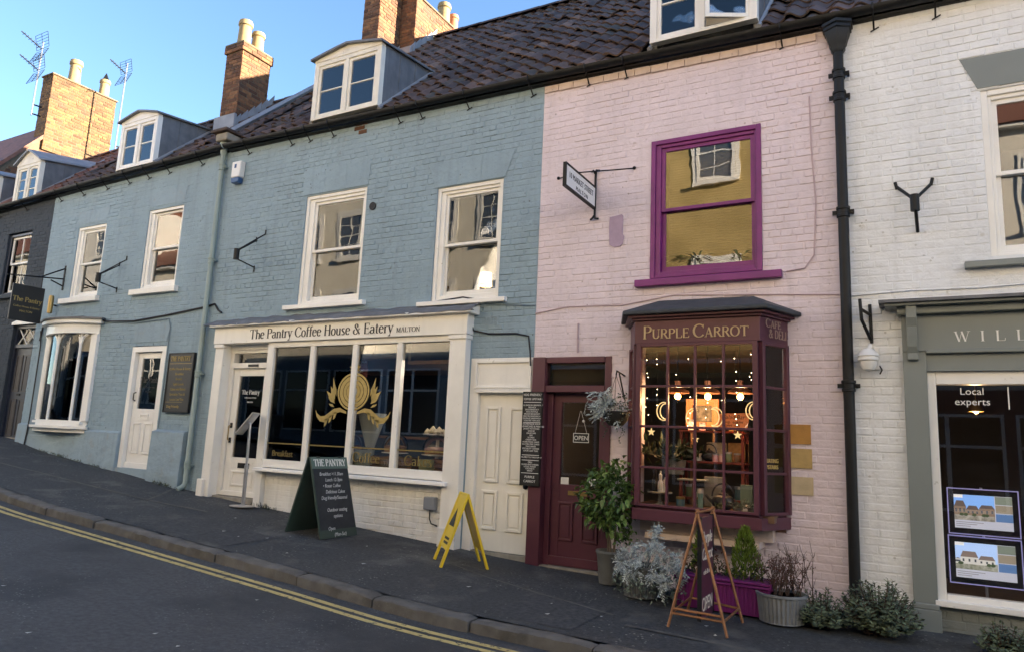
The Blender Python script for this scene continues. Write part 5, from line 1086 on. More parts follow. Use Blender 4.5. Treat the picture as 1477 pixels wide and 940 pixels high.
for sg in (1,):
    c = mid+up*.62+nn*.008; bl_ = MB().add([c+un*.13, c-un*.07-kk*.12, c-un*.07+kk*.12, c+un*.13+nn*.003, c-un*.07-kk*.12+nn*.003, c-un*.07+kk*.12+nn*.003], [(0,1,2),(3,5,4),(0,3,4,1),(1,4,5,2),(2,5,3,0)]).build('warning_triangle', BLET, t)
    for h in (.3, .36): c = mid+up*h+nn*.008; MB().add([c-kk*.13-un*.014, c+kk*.13-un*.014, c+kk*.13+un*.014, c-kk*.13+un*.014], [(0,1,2,3)]).build('lettering', BLET, t)
# menu stand
t = thing('menu_stand', 'silver floor-standing menu holder with tilted board beside cream shop door', 'stand', (-8.56, -.3, pz(-8.56,-.3))); z0 = pz(-8.56,-.3)
MB().lathe([(.001,0),(.19,0),(.19,.012),(.06,.022),(.03,.03),(.001,.03)], (-8.56,-.32,z0+.012), 20, sx=1.05, sy=.8).build('base', STEEL, t, smooth=True)
MB().tube([(-8.56,-.3,z0+.02),(-8.57,-.3,z0+.58)], .027, 12).build('pole', STEEL, t, smooth=True); MB().tube([(-8.57,-.3,z0+.58),(-8.585,-.3,1.62)], .02, 12).build('inner_pole', STEEL, t, smooth=True); MB().lathe([(.022,-.02),(.031,-.018),(.031,.02),(.02,.025)], (-8.57,-.3,z0+.58), 12).build('collar', STEEL, t, smooth=True)
mb = MB(Matrix.Translation((-8.62,-.32,1.62)) @ Matrix.Rotation(radians(28), 4, 'Z') @ Matrix.Rotation(-radians(54), 4, 'Y')); mb.box(-.2,.2,-.14,.14,-.01,.01); mb.build('board', STEEL, t, bevel=.004); MB().ball((-8.60,-.3,1.62), .03).build('joint', STEEL, t)
# copper pipe A-frame sign
t = thing('pavement_sign', 'copper pipe A-frame with hanging plum board reading open before shop bay', 'sign', (-1.64, -1.15, pz(-1.64,-1.15)))
fa, fb, ba, bb_ = Vector((-1.88,-1.5,pz(-1.88,-1.5)+.012)), Vector((-1.39,-1.5,pz(-1.39,-1.5)+.012)), Vector((-1.9,-.82,pz(-1.9,-.82)+.012)), Vector((-1.38,-.95,pz(-1.38,-.95)+.012))
ta, tb = Vector((-1.655,-1.42,.99)), Vector((-1.645,-.92,.99))
for p, q in ((fa,ta),(fb,ta),(ba,tb),(bb_,tb)): MB().tube([p, p+(q-p)*1.03], .0125, 8).build('leg', COPPER, t, smooth=True)
for q in [[ta+Vector((0,-.05,0)), tb+Vector((0,.05,0))], [fa+(ta-fa)*.12, fb+(ta-fb)*.12], [ba+(tb-ba)*.12, bb_+(tb-bb_)*.12], [fa+(ta-fa)*.12, ba+(tb-ba)*.12], [fb+(ta-fb)*.12, bb_+(tb-bb_)*.12], [fa+(ta-fa)*.16, fb+(ta-fb)*.16]]: MB().tube(q, .011, 7).build('rail', COPPER, t, smooth=True)
B(-1.662,-1.638,-1.36,-.95,.10,.94).build('board', PLUM, t); MB().box(-1.668,-1.632,-1.372,-1.36,.09,.95).box(-1.668,-1.632,-.95,-.938,.09,.95).build('frame', BLACKB, t)
CR = mat('lettering_cream', (.70,.62,.52), .6, var=.1)
text('Purple', .15, facing_right(-1.636,-1.155,.72), CR, t, shear=.2, sx=.85); text('Carrot', .15, facing_right(-1.636,-1.155,.58), CR, t, shear=.2, sx=.85); text('cafe & deli', .06, facing_right(-1.636,-1.155,.46), CR, t); text('OPEN', .165, facing_right(-1.636,-1.155,.16), CR, t, sx=.82)

# ================================================================== plants
def leafm(name, c, c2, rough=.55, trans=True):
    m = mat(name, c, rough, var=.25, vscale=30, rand='island', speck=[(0,(.55,.55,.55)),(.5,(1,1,1)),(1,(1.5,1.5,1.4))], spec=.35); return m
LF_BAY = leafm('leaf_bay', (.07,.125,.035), None, .38); LF_SIL = leafm('leaf_silver', (.38,.43,.44), None, .8); LF_GRY = leafm('leaf_silver_green', (.15,.19,.16), None, .8)
LF_SAGE = leafm('leaf_sage', (.10,.135,.088), None, .75); LF_CON = leafm('leaf_conifer', (.115,.17,.022), None, .6); LF_DK = leafm('leaf_dark', (.02,.035,.016), None, .5); LF_RED = leafm('leaf_russet', (.10,.035,.025), None, .6); LF_SPI = leafm('leaf_spider', (.40,.46,.22), None, .5); LF_IVY = leafm('leaf_ivy', (.06,.075,.05), None, .5)
TWIG = mat('twig', (.085,.055,.04), .8, var=.3, vscale=20); BARK = mat('bark', (.11,.085,.065), .85, var=.3, vscale=20)
def add_leaf(mb, p, d, n, l, w, fold=.25, curl=.15):
    d = d.normalized(); s = d.cross(n); s = s.normalized() if s.length > 1e-4 else Vector((1,0,0)); n = s.cross(d)
    mb.add([p, p+d*l*.35+s*w*.42+n*w*fold, p+d*l*.35-s*w*.42+n*w*fold, p+d*l*.4, p+d*l*.72+s*w*.32-n*l*curl*.4+n*w*fold*.6, p+d*l*.72-s*w*.32-n*l*curl*.4+n*w*fold*.6, p+d*l-n*l*curl],
           [(0,3,1),(0,2,3),(1,3,6,4),(2,5,6,3)])
def rdir(rg, up=.0):
    v = Vector((rg.gauss(0,1), rg.gauss(0,1), rg.gauss(0,1)+up)); return v.normalized()
# bay standard in a grey pot
bx, by = -2.87, -.30; gb = pz(bx, by)
t = thing('potted_tree', 'clipped round bay tree with glossy green leaves in grey pot beside plum door', 'tree', (bx, by, gb)); rg = random.Random(41)
MB().lathe([(.001,0),(.12,0),(.15,.30),(.16,.31),(.16,.335),(.14,.335),(.13,.29),(.001,.29)], (bx,by,gb+.01), 20).build('pot', ZINC, t, smooth=True)
MB().tube([(bx,by,gb+.28),(bx-.02,by,gb+.5),(bx+.01,by-.01,gb+.75)], [.016,.013,.012], 7).tube([(bx+.03,by,gb+.28),(bx+.045,by,gb+.5),(bx+.02,by,gb+.72)], [.014,.012,.011], 7).tube([(bx-.03,by,gb+.28),(bx-.05,by+.02,gb+.5),(bx-.03,by,gb+.7)], [.01,.01,.009], 6).build('trunk', BARK, t, smooth=True)
CZ = gb+.90
core = MB()
for k in range(900):
    d = rdir(rg); r = rg.uniform(.4, .92); p = Vector((bx,by,CZ))+Vector((d.x*.30, d.y*.27, d.z*.36))*r; add_leaf(core, p, (d+rdir(rg)*.9), rdir(rg, 1.), rg.uniform(.05,.08), rg.uniform(.03,.045))
for k in range(60):
    a = rg.uniform(0, 6.3); p = Vector((bx+.14+rg.gauss(0,.06), by+.05+rg.gauss(0,.05), gb+.5+rg.uniform(-.1,.15))); add_leaf(core, p, rdir(rg), rdir(rg,1), .06, .035)
cr = core.build('crown', LF_BAY, t); cr['kind'] = 'stuff'
lm = MB(); add_leaf(lm, Vector((0,0,0)), Vector((0,1,0)), Vector((0,0,1)), 1., .62); lme = lm.mesh('leaf', LF_BAY, True); LF_BAY_O = mat('leaf_bay_single', (.10,.17,.045), .36, var=.25, vscale=30, rand='object', speck=[(0,(.5,.55,.5)),(.5,(1,1,1)),(1,(1.7,1.55,1.5))], spec=.4); lme.materials[0] = LF_BAY_O
for k in range(240):
    d = rdir(rg)
    if d.y > .45: d.y *= -1
    f = 1+.10*sin(d.x*5)+.08*sin(d.z*6+1); p = Vector((bx,by,CZ))+Vector((d.x*.31, d.y*.28, d.z*.37))*rg.uniform(.86,1.06)*f
    ax = (d*.5+rdir(rg)*.8+Vector((0,0,-.25))).normalized(); q = ax.to_track_quat('Y', 'Z'); l = rg.uniform(.075,.12)
    o = inst(lme, 'leaf', cr, p, q.to_euler(), (l,l,l))
# silver ragwort in ribbed planter
def ribbed(name_, x, y, z, rx, ry, h, m, par, flare=1.15, ribs=28, square=False, nm='planter_body'):
    mb = MB(); n = ribs*2; vs = []; prof = [(0,.0),(.02,1),(.06,1),(.9,flare),(.92,flare*1.04),(1.,flare*1.04),(1.,flare*.94),(.85,flare*.9)]
    for (t_, k) in prof:
        for i in range(n):
            a = 2*pi*i/n; rr = (1.0 if i % 2 else .955) if .05 < t_ < .91 else 1.0
            cx, cy = cos(a), sin(a)
            if square: q = max(abs(cx), abs(cy))**.75; cx, cy = cx/q, cy/q
            vs.append((x+rx*k*rr*cx, y+ry*k*rr*cy, z+h*t_))
    fs = [(j*n+i, j*n+(i+1) % n, (j+1)*n+(i+1) % n, (j+1)*n+i) for j in range(len(prof)-1) for i in range(n)]; fs.append(tuple(range(len(vs)-n, len(vs))))
    o = fixn(mb.add(vs, fs).build(nm, m, par)); return o
px_, py_ = -2.42, -.62; gp_ = pz(px_, py_)
t = thing('planter', 'ribbed grey planter overflowing with silvery dusty miller foliage', 'plant pot', (px_, py_, gp_)); rg = random.Random(42)
ribbed('', px_, py_, gp_+.01, .17, .17, .30, ZINC, t, nm='tub'); MB().lathe([(.001,0),(.17,0)], (px_,py_,gp_+.285), 16).build('soil', SOIL, t)
def ragwort_leaf(mb, p, d, l, rg):
    d = d.normalized(); n = Vector((rg.gauss(0,.4), -.5, .8)).normalized(); s = d.cross(n).normalized(); n = s.cross(d); k = 5
    for i in range(k):
        q = p+d*l*(i/k)-n*l*.25*(i/k)**2-Vector((0,0,l*.35*(i/k)**2)); w = l*.34*(1-abs(i/k-.45)*.9)
        for sg in (-1, 1): add_leaf(mb, q, d*.55+s*sg, n, w, w*.55, .1, .25)
    add_leaf(mb, p+d*l*.85-n*l*.2, d, n, l*.34, l*.2); add_leaf(mb, p, d, n, l, l*.13, .1, .25)
sil = MB(); gry = MB()
heads = [(-2.30,-.55,.66),(-2.28,-.58,.58),(-2.5,-.62,.50),(-2.62,-.55,.42),(-2.42,-.72,.44),(-2.38,-.85,.36),(-2.2,-.72,.48),(-2.08,-.70,.46),(-2.02,-.78,.40),(-2.12,-.85,.36),(-2.65,-.62,.35),(-2.55,-.8,.33),(-2.22,-.88,.30),(-2.0,-.72,.32),(-2.48,-.86,.30),(-2.32,-.7,.52),(-2.1,-.9,.26)]
for (hx, hy, hz) in heads:
    sil.tube([(px_+(hx-px_)*.3, py_+(hy-py_)*.3, gp_+.27), (hx, hy, gp_+hz)], .006, 4)
    for k in range(26):
        d = rdir(rg, .15); d.y -= .2; q = rg.random(); ragwort_leaf(sil, Vector((hx,hy,gp_+hz-.09*q))+rdir(rg)*.03, d+Vector((0,0,-.5*q)), rg.uniform(.045,.095), rg)
for k in range(420):
    a = rg.uniform(0, 6.3); r = sqrt(rg.random()); p = Vector((px_+.12+.38*r*cos(a), py_-.08+.24*r*sin(a), gp_+.03+rg.uniform(0,.36)*(1-.5*r))); add_leaf(gry, p, rdir(rg,.3), rdir(rg,1.5), rg.uniform(.03,.055), rg.uniform(.02,.032))
sil.build('silver_foliage', LF_SIL, t); gry.build('trailing_foliage', LF_GRY, t)
# purple trough with conifers and heather
qx, qy = -1.62, -.55; gq = pz(qx, qy)
t = thing('planter', 'purple ribbed trough planted with yellow-green conifers under the shop bay', 'plant pot', (qx, qy, gq)); rg = random.Random(43)
tr = MB(); tr.box(qx-.42, qx+.42, qy-.15, qy+.15, gq+.01, gq+.29)
for i in range(22): tr.box(qx-.41+i*.039, qx-.392+i*.039, qy-.158, qy-.15, gq+.03, gq+.25)
for i in range(8): tr.box(qx+.42, qx+.428, qy-.14+i*.037, qy-.122+i*.037, gq+.03, gq+.25)
tr.ring(qx-.445, qx+.445, gq+.255, gq+.305, .02, qy-.175, qy+.175); tr.build('trough', PURPOT, t, bevel=.003); B(qx-.4,qx+.4,qy-.14,qy+.14,gq+.29,gq+.296).build('soil', SOIL, t)
def conifer(cx, cy, z, h, r, m, nm='conifer', n=420):
    mb = MB(); mb.tube([(cx,cy,z),(cx,cy,z+h*.9)], [.012,.004], 5)
    for k in range(n):
        q = rg.random()**.8; a = rg.uniform(0,6.3); rr = r*(1-q)**.7*rg.uniform(.5,1.05)*(1.1 if q > .08 else .8); p = Vector((cx+rr*cos(a), cy+rr*sin(a), z+h*q)); d = Vector((cos(a)*.5, sin(a)*.5, 1.2))+rdir(rg)*.35
        for j in range(2): add_leaf(mb, p, d+rdir(rg)*.3, rdir(rg), rg.uniform(.04,.07), .014, .1, .1)
    return mb.build(nm, m, t)
conifer(-1.44, -.52, gq+.27, .47, .16, LF_CON, n=700); conifer(-1.86, -.5, gq+.27, .40, .10, LF_CON, n=360)
mb = MB()
for k in range(260): p = Vector((rg.uniform(-2.0,-1.25), qy+rg.uniform(-.14,.1), gq+.3+abs(rg.gauss(0,.07)))); add_leaf(mb, p, rdir(rg,.6), rdir(rg,1), rg.uniform(.03,.06), .02)
mb.build('underplanting', LF_DK, t); mb = MB()
for k in range(120): p = Vector((rg.uniform(-2.0,-1.6), qy+rg.uniform(-.1,.1), gq+.34+abs(rg.gauss(0,.08)))); add_leaf(mb, p, rdir(rg,.6), rdir(rg,1), rg.uniform(.025,.05), .018)
mb.build('heather', LF_RED, t)
# galvanised round tub with bare twiggy shrubs
tx_, ty_ = -1.1, -.66; gt = pz(tx_, ty_)
t = thing('planter', 'round galvanised fluted tub with bare twiggy shrub', 'plant pot', (tx_, ty_, gt)); rg = random.Random(44)
ribbed('', tx_, ty_, gt+.01, .19, .19, .25, GALV, t, flare=1.12, ribs=34, nm='tub'); MB().lathe([(.001,0),(.19,0)], (tx_,ty_,gt+.235), 16).build('soil', SOIL, t)
def twigs(mb, root, n, h, spread, rg, lf=None):
    for k in range(n):
        p = Vector(root)+Vector((rg.gauss(0,.05), rg.gauss(0,.04), 0)); d = Vector((rg.gauss(0,spread), rg.gauss(0,spread*.6), 1)).normalized(); pts = [p]
        for j in range(4): d = (d+rdir(rg)*.22).normalized(); pts.append(pts[-1]+d*h*rg.uniform(.15,.28))
        mb.tube(pts, [.0042,.0036,.003,.0024,.0016], 4)
        for j in (1,2,3):
            for s in range(3):
                q = pts[j]; e = q+(d+rdir(rg)*.9).normalized()*h*rg.uniform(.08,.2); mb.tube([q, (q+e)/2+rdir(rg)*.008, e], [.0024,.002,.0012], 3)
                if lf is not None:
                    for _ in range(3): add_leaf(lf, e+rdir(rg)*.015, rdir(rg), rdir(rg), rg.uniform(.012,.022), .012)
tw = MB(); tl = MB(); twigs(tw, (tx_-.05, ty_, gt+.23), 16, .45, .22, rg, tl); twigs(tw, (tx_+.06, ty_+.03, gt+.23), 12, .40, .25, rg, tl); tw.build('twigs', TWIG, t)['kind'] = 'stuff'; tl.build('dry_leaves', LF_RED, t)['kind'] = 'stuff'
# sage bushes at the foot of the downpipe
def sage(cx, cy, rx, ry, h, n, label, seed, tw_=False):
    rg = random.Random(seed); g0 = pz(cx, cy); t = thing('shrub', label, 'shrub', (cx, cy, g0)); st = MB(); lf = MB()
    for k in range(n):
        a = rg.uniform(0,6.3); r = sqrt(rg.random()); zz = h*(1-.55*r*r)*rg.uniform(.35,1.05); tip = Vector((cx+rx*r*cos(a), cy+ry*r*sin(a), g0+zz)); base = Vector((cx+rx*.4*r*cos(a), cy+ry*.4*r*sin(a), g0+.02))
        st.tube([base, (base+tip)/2+Vector((0,0,h*.08)), tip], [.005,.004,.002], 4); d0 = (tip-base).normalized()
        for j in range(11):
            q = tip-d0*.013*j; aa = j*2.4+k; sp = Vector((cos(aa), sin(aa), .15)); l = rg.uniform(.045,.075)*(.55+.07*j if j < 6 else 1.)
            add_leaf(lf, q, sp+d0*max(.1, 1.1-.16*j), d0+rdir(rg)*.25, l, l*.52, .12, .2)
    st.build('stems', TWIG, t); lf.build('foliage', LF_SAGE, t)
    if tw_: m = MB(); twigs(m, (cx-.15, cy+.1, g0+.15), 9, .6, .12, rg); m.build('twigs', TWIG, t)['kind'] = 'stuff'
    return t
sage(-.78, -.62, .28, .26, .34, 120, 'low grey-green sage bush beside the galvanised tub', 51, True); sage(-.33, -.55, .34, .30, .50, 190, 'taller grey-green sage bush at the foot of the black downpipe', 52)
sage(.55, -.55, .22, .2, .28, 70, 'small leafy shrub beneath the grey shop window', 53)
# hanging basket
hx, hy, hz = -2.86, -.26, 1.90
t = thing('hanging_basket', 'dark hanging basket of silver dusty miller on pink wall beside plum door', 'hanging basket', (hx, hy, hz)); rg = random.Random(45)
MB().lathe([(.001,-.16),(.08,-.15),(.13,-.09),(.15,0),(.14,0),(.001,-.02)], (hx,hy,hz), 18).build('bowl', mat('basket_dark', (.015,.014,.013), .9, var=.3, vscale=30, bump=.8), t, smooth=True)
rods([[(hx,0,hz+.42),(hx,hy,hz+.45),(hx,hy-.02,hz+.40)], [(hx,0,hz+.15),(hx,hy*.7,hz+.43)]], .009, IRON, 'wall_bracket', t); rods([[(hx,hy-.02,hz+.40),(hx+.14*cos(a),hy+.14*sin(a),hz)] for a in (0,2.1,4.2)], .003, IRON, 'chain', t)
sil = MB()
for k in range(52):
    d = Vector((rg.gauss(-.35,.8), rg.gauss(-.5,.6), rg.gauss(.35,.45))); ragwort_leaf(sil, Vector((hx-.06,hy-.04,hz+.02))+rdir(rg)*.07, d, rg.uniform(.12,.21), rg)
for k in range(26): ragwort_leaf(sil, Vector((hx-.12+rg.gauss(0,.08),hy-.08+rg.gauss(0,.05),hz+.12+rg.gauss(0,.06))), Vector((rg.gauss(-.5,.6), rg.gauss(-.4,.5), rg.gauss(-.1,.5))), rg.uniform(.09,.15), rg)
sil.build('silver_foliage', LF_SIL, t); g2 = MB()
for k in range(130): p = Vector((hx+.08+rg.gauss(0,.07), hy-.04+rg.gauss(0,.06), hz+.06+rg.gauss(0,.07))); add_leaf(g2, p, rdir(rg), rdir(rg,1), rg.uniform(.02,.04), .02)
for s in range(7):
    p = Vector((hx+rg.uniform(-.16,.12), hy-.1+rg.uniform(-.03,.03), hz)); L = rg.uniform(.1,.4)
    for j in range(int(L/.016)): add_leaf(g2, p+Vector((.02*sin(j*.6),0,-.016*j)), rdir(rg,-.5), rdir(rg,1), .026, .017)
g2.build('trailing_foliage', LF_IVY, t)
# weeds along the wall foot
wd_ = MB(); rg = random.Random(46)
for (cx, cy, n, s) in ((-8.35,-.12,40,.07), (-8.2,-.16,25,.05), (-10.75,-.16,40,.08), (-10.55,-.15,25,.06), (-14.3,-.12,30,.06), (-13.8,-.1,40,.07), (-13.2,-.12,30,.05), (-12.6,-.1,30,.05)):
    for k in range(n): p = Vector((cx+rg.gauss(0,.11), cy+rg.gauss(0,.025), 0)); p.z = pz(p.x,p.y)+.01; add_leaf(wd_, p, rdir(rg,1.2), rdir(rg), rg.uniform(.5,1.2)*s, .012)
o = wd_.build('weeds', LF_IVY, None, kind='stuff'); o['label'] = 'small weeds growing in the crack between wall and pavement'

# ================================================================== inside the shop windows
BULB = mat('bulb_warm', (1,.6,.25), .4, var=0, emit=(1,.38,.07), estr=8.); FAIRY = mat('fairy_bulb', (1,.85,.5), .4, var=0, emit=(1,.74,.38), estr=4.); ORN = mat('lit_ornament', (.62,.48,.22), .4, var=0, emit=(1,.72,.32), estr=.12)
COPSH = mat('shade_copper', (.42,.2,.12), .35, metal=.8, var=.1); SHADE = mat('lamp_shade_lit', (.8,.65,.35), .8, var=0, emit=(1,.72,.32), estr=.55)
CARDO = mat('card_orange', (.75,.26,.10), .7, var=.05); BLK = mat('cast_iron', (.02,.021,.024), .5, var=.2); CHINA = mat('china_white', (.7,.69,.66), .25, var=.04); ENAM = mat('enamel_cream', (.52,.50,.40), .35, var=.06); TINB = mat('tin_blue', (.05,.12,.18), .4, var=.1); TING = mat('tin_green', (.12,.18,.10), .4, var=.1); TINP = mat('tin_pink', (.5,.28,.3), .4, var=.1)
CAKE = mat('cake_sponge', (.34,.19,.08), .9, var=.3, vscale=25, bump=.5); ICE = mat('cake_icing', (.62,.42,.42), .6, var=.1); MERI = mat('meringue', (.66,.60,.48), .8, var=.1)
def plight(name, loc, e, par, r=.03, c=(1,.6,.28)):
    l = bpy.data.lights.new(name, 'POINT'); l.energy = e; l.color = c; l.shadow_soft_size = r; o = bpy.data.objects.new(name, l); COL.objects.link(o); o.location = loc; adopt(o, par)
# --- plum bay: pendants, string lights, ornaments, ladder shelf
for k, (x, w) in enumerate(((-2.33,'nearest the plum door'), (-1.99,'middle of three'), (-1.64,'nearest the white house'))):
    y = .28; t = thing('pendant_lamp', 'lit copper pendant lamp hanging in shop bay, '+w, 'lamp', (x, y, 2.1), 'copper pendant lamps in the shop bay')
    rods([[(x,y,2.95),(x,y,2.30)]], .005, CABLE, 'cord', t); MB().lathe([(.001,.13),(.035,.13),(.035,.07),(.05,.06),(.12,.02),(.135,-.01),(.13,-.01),(.045,.05)], (x,y,2.16), 22).build('shade', COPSH, t, smooth=True)
    MB().ball((x,y,2.115), .036, 12).build('bulb', BULB, t, smooth=True); plight('lamp_light', (x,y,2.06), 2.0, t)
rg = random.Random(61)
for k, x in enumerate((-2.49,-2.38,-2.17,-2.03,-1.86,-1.70,-1.56,-1.42)):
    y = -.34+rg.uniform(0,.05); L = rg.uniform(.5,1.0); t = thing('string_lights', ('%s hanging strand of fairy lights from the plum door side of bay' % ('first','second','third','fourth','fifth','sixth','seventh','eighth')[k]), 'fairy lights', (x, y, 2.58), 'fairy light strands in the shop bay')
    pts = [(x+.006*sin(j*1.7+k), y, 2.58-L*j/12) for j in range(13)]; MB().tube(pts, .0012, 3).build('wire', CABLE, t)
    for j in range(1, 13, 1):
        if rg.random() < .38: p = pts[j]; MB().ball((p[0]+rg.uniform(-.02,.02), p[1], p[2]+rg.uniform(-.02,.02)), .0036, 6).build('bulb', FAIRY, t)
def star(x, y, z, r, lb):
    t = thing('star_ornament', lb, 'ornament', (x, y, z), 'lit star ornaments'); vs = [(x, y-.014, z), (x, y+.014, z)]
    for i in range(10): a = pi/2+pi*i/5; q = r if i % 2 == 0 else r*.42; vs.append((x+q*cos(a), y, z+q*sin(a)))
    fs = [(0, 2+i, 2+(i+1) % 10) for i in range(10)]+[(1, 2+(i+1) % 10, 2+i) for i in range(10)]; MB().add(vs, fs).build('star', ORN, t); rods([[(x,y,z+r),(x,y,2.58)]], .001, CABLE, 'thread', t, 3)
star(-2.43,-.34,1.69,.045,'lit star ornament at the plum door side of bay'); star(-1.96,-.34,1.63,.04,'lit star ornament at middle of bay'); star(-1.54,-.34,1.685,.045,'lit star ornament right of middle in bay')
def moon(x, y, z, r, lb, flip=1):
    t = thing('moon_ornament', lb, 'ornament', (x, y, z), 'lit moon ornaments'); pts = []; n = 18
    for i in range(n+1): a = radians(70+220*i/n); pts.append((x+flip*r*cos(a), z+r*1.25*sin(a)))
    for i in range(n+1): a = radians(290-220*i/n); pts.append((x+flip*(r*.22+r*.80*cos(a)*.92), z+r*1.22*.86*sin(a)))
    MB().tube([(a, y, b) for a, b in pts]+[(pts[0][0], y, pts[0][1])], .0055, 5).build('crescent', ORN, t); rods([[(x,y,z+r),(x,y,2.58)]], .001, CABLE, 'thread', t, 3)
moon(-2.30,-.33,1.91,.075,'lit crescent moon ornament facing the plum door side'); moon(-2.06,-.05,1.86,.08,'lit crescent moon ornament before the picture frame'); moon(-1.82,-.1,1.87,.08,'lit crescent moon ornament beside the orange card',-1); moon(-1.39,-.33,1.93,.07,'lit crescent moon ornament at the white house side of bay')
t = thing('picture', 'square picture in glowing orange wood frame behind shop bay', 'picture', (-2.17,.75,1.75)); B(-2.28,-2.06,.76,.77,1.86,2.06).build('print', mat('print_grey', (.12,.11,.09), .8, var=.8, vscale=14), t); MB().ring(-2.36,-1.98,1.78,2.12,.075,.73,.77).build('frame', mat('frame_pine', (.36,.15,.05), .6, var=.1), t); rods([[(-2.3,.76,1.8),(-2.3,.76,.2)],[(-2.04,.76,1.8),(-2.04,.76,.2)]], .015, WOOD, 'easel_leg', t)
t = thing('menu_card', 'bright orange salad bar card in the shop bay', 'card', (-1.68,.1,1.76)); MB().prism([(-1.84,1.765),(-1.53,1.775),(-1.505,1.93),(-1.82,1.92)], .095, .1).build('card', CARDO, t)
text('Salad Bar', .062, facing_street(-1.67,.094,1.865), BLET, t, shear=.2, ext=.0005); text('soup  quiche', .042, facing_street(-1.68,.094,1.82), BLET, t, ext=.0005); text('pies  deli', .042, facing_street(-1.68,.094,1.785), BLET, t, ext=.0005); rods([[(-1.68,.104,1.77),(-1.66,.14,1.70)]], .004, WOOD, 'stay', t)
t = thing('ladder_shelf', 'red-stained ladder shelf stacked with teapots and tins in the shop bay', 'shelf', (-1.97,.42,.93))
for x, dx in ((-2.29,.02), (-1.62,-.02)): MB().box(x-.015,x+.015,.28,.31,.93,1.74).build('upright', WOOD_R, t); MB().box(x-.015,x+.015,.50,.53,.93,1.74).build('upright', WOOD_R, t)
for z in (1.72, 1.385, .99): B(-2.31,-1.60,.26,.55,z,z+.022).build('shelf', WOOD_R, t)
def teapot(x, y, z, s, m, lb):
    t = thing('teapot', lb, 'teapot', (x,y,z)); MB().lathe([(.001,0),(.05*s,0),(.085*s,.03*s),(.095*s,.06*s),(.08*s,.1*s),(.04*s,.12*s),(.045*s,.125*s),(.015*s,.14*s),(.014*s,.155*s),(.001*s,.16*s)], (x,y,z), 18).build('body', m, t, smooth=True)
    MB().tube([(x-.085*s,y,z+.05*s),(x-.12*s,y,z+.08*s),(x-.14*s,y,z+.11*s)], [.018*s,.013*s,.01*s], 8).build('spout', m, t, smooth=True); MB().tube([(x+.09*s*cos(a),y,z+.10*s+.11*s*sin(a)) for a in [pi*i/10 for i in range(11)]], .007*s, 6).build('handle', m, t, smooth=True)
teapot(-1.76,-.02,.93,1.25,BLK,'large black cast iron teapot with hooped handle on window board'); teapot(-2.0,.38,1.408,.9,BLK,'black teapot on middle shelf of ladder shelf')
def tin(x, y, z, r, h, m, lb, cat='tin', lid=None):
    t = thing(cat.replace(' ', '_'), lb, cat, (x,y,z)); MB().lathe([(.001,0),(r,0),(r,h*.86),(r*.98,h*.87),(.001,h*.87)], (x,y,z), 16).build('body', m, t, smooth=True); MB().lathe([(r*1.03,h*.8),(r*1.03,h),(.001,h)], (x,y,z), 16).build('lid', lid or STEEL, t, smooth=True)
tin(-2.12,.38,1.408,.04,.11,CHINA,'white jar on middle shelf beside the teapot','jar'); tin(-1.92,.33,1.408,.032,.085,TINP,'pink tin on middle shelf'); tin(-1.85,.33,1.408,.032,.085,ICE,'pale pink tin on middle shelf'); tin(-1.78,.34,1.408,.035,.11,TING,'green tea tin on middle shelf'); tin(-1.69,.36,1.408,.038,.10,WOOD,'brown tin at end of middle shelf')
for k, (x, z, r_, h_, m_, lb) in enumerate(((-2.22,1.012,.045,.13,TING,'green caddy on lowest shelf, plum door end'), (-2.1,1.012,.04,.10,CHINA,'white canister on lowest shelf'), (-1.68,1.012,.05,.14,TINB,'blue caddy on lowest shelf, white house end'), (-2.22,1.408,.035,.12,TINB,'blue canister on middle shelf, plum door end'), (-2.2,1.742,.04,.12,CHINA,'white jug-shaped jar on top shelf, plum door end'), (-2.08,1.742,.035,.09,TINP,'pink canister on top shelf'), (-1.75,1.742,.04,.1,BRASS,'brass caddy on top shelf'))): tin(x,.40,z,r_,h_,m_,lb,'jar')
for k, (x, lb) in enumerate(((-1.95,'pale wicker tray leaning on ladder shelf, behind the teapot'), (-1.71,'tan wicker tray leaning on ladder shelf, at its end'))): tag(B(x-.11,x+.11,.5,.515,1.41,1.62).build('tray', mat('wicker_%d' % k, ((.42,.36,.26),(.34,.20,.08))[k], .8, var=.2, vscale=30), None, bevel=.006), lb, 'tray')
tin(-2.13,-.28,.93,.045,.11,TINB,'blue tin with gold lid on window board','tin',BRASS); tin(-1.98,-.27,.93,.014,.17,CHINA,'slim white bottle on window board','bottle',CHINA); tin(-1.93,-.26,.93,.028,.2,mat('label_teal',(.2,.34,.32),.5,var=.1),'teal labelled bottle on window board','bottle',CHINA)
t = thing('cake_stand', 'pale cake stand with white ornaments at plum door side of bay', 'stand', (-2.42,-.12,.93)); MB().lathe([(.001,0),(.06,0),(.02,.03),(.016,.11),(.13,.125),(.13,.137),(.001,.137)], (-2.40,-.12,.93), 20).build('stand', mat('stand_grey', (.28,.28,.25), .6), t, smooth=True)
rg = random.Random(62)
for k, (x, y, h, lb) in enumerate(((-2.46,-.1,.24,'tall dark bottle on the pale cake stand'), (-2.39,-.13,.2,'taller white figurine on the pale cake stand'), (-2.35,-.1,.14,'shorter white figurine on the pale cake stand'))):
    t = thing(('bottle','figurine','figurine')[k], lb, ('bottle','figurine','figurine')[k], (x,y,1.067)); r = .03; MB().lathe([(.001,0),(r,0),(r,h*.5),(r*.5,h*.62),(r*.62,h*.72),(r*.62,h*.9),(.001,h)], (x,y,1.067), 12).build('body', (BLK,CHINA,CHINA)[k], t, smooth=True); MB().lathe([(r*.3,h*.98),(r*.3,h*1.08),(.001,h*1.1)], (x,y,1.067), 8).build('top', BRASS if k == 0 else CHINA, t)
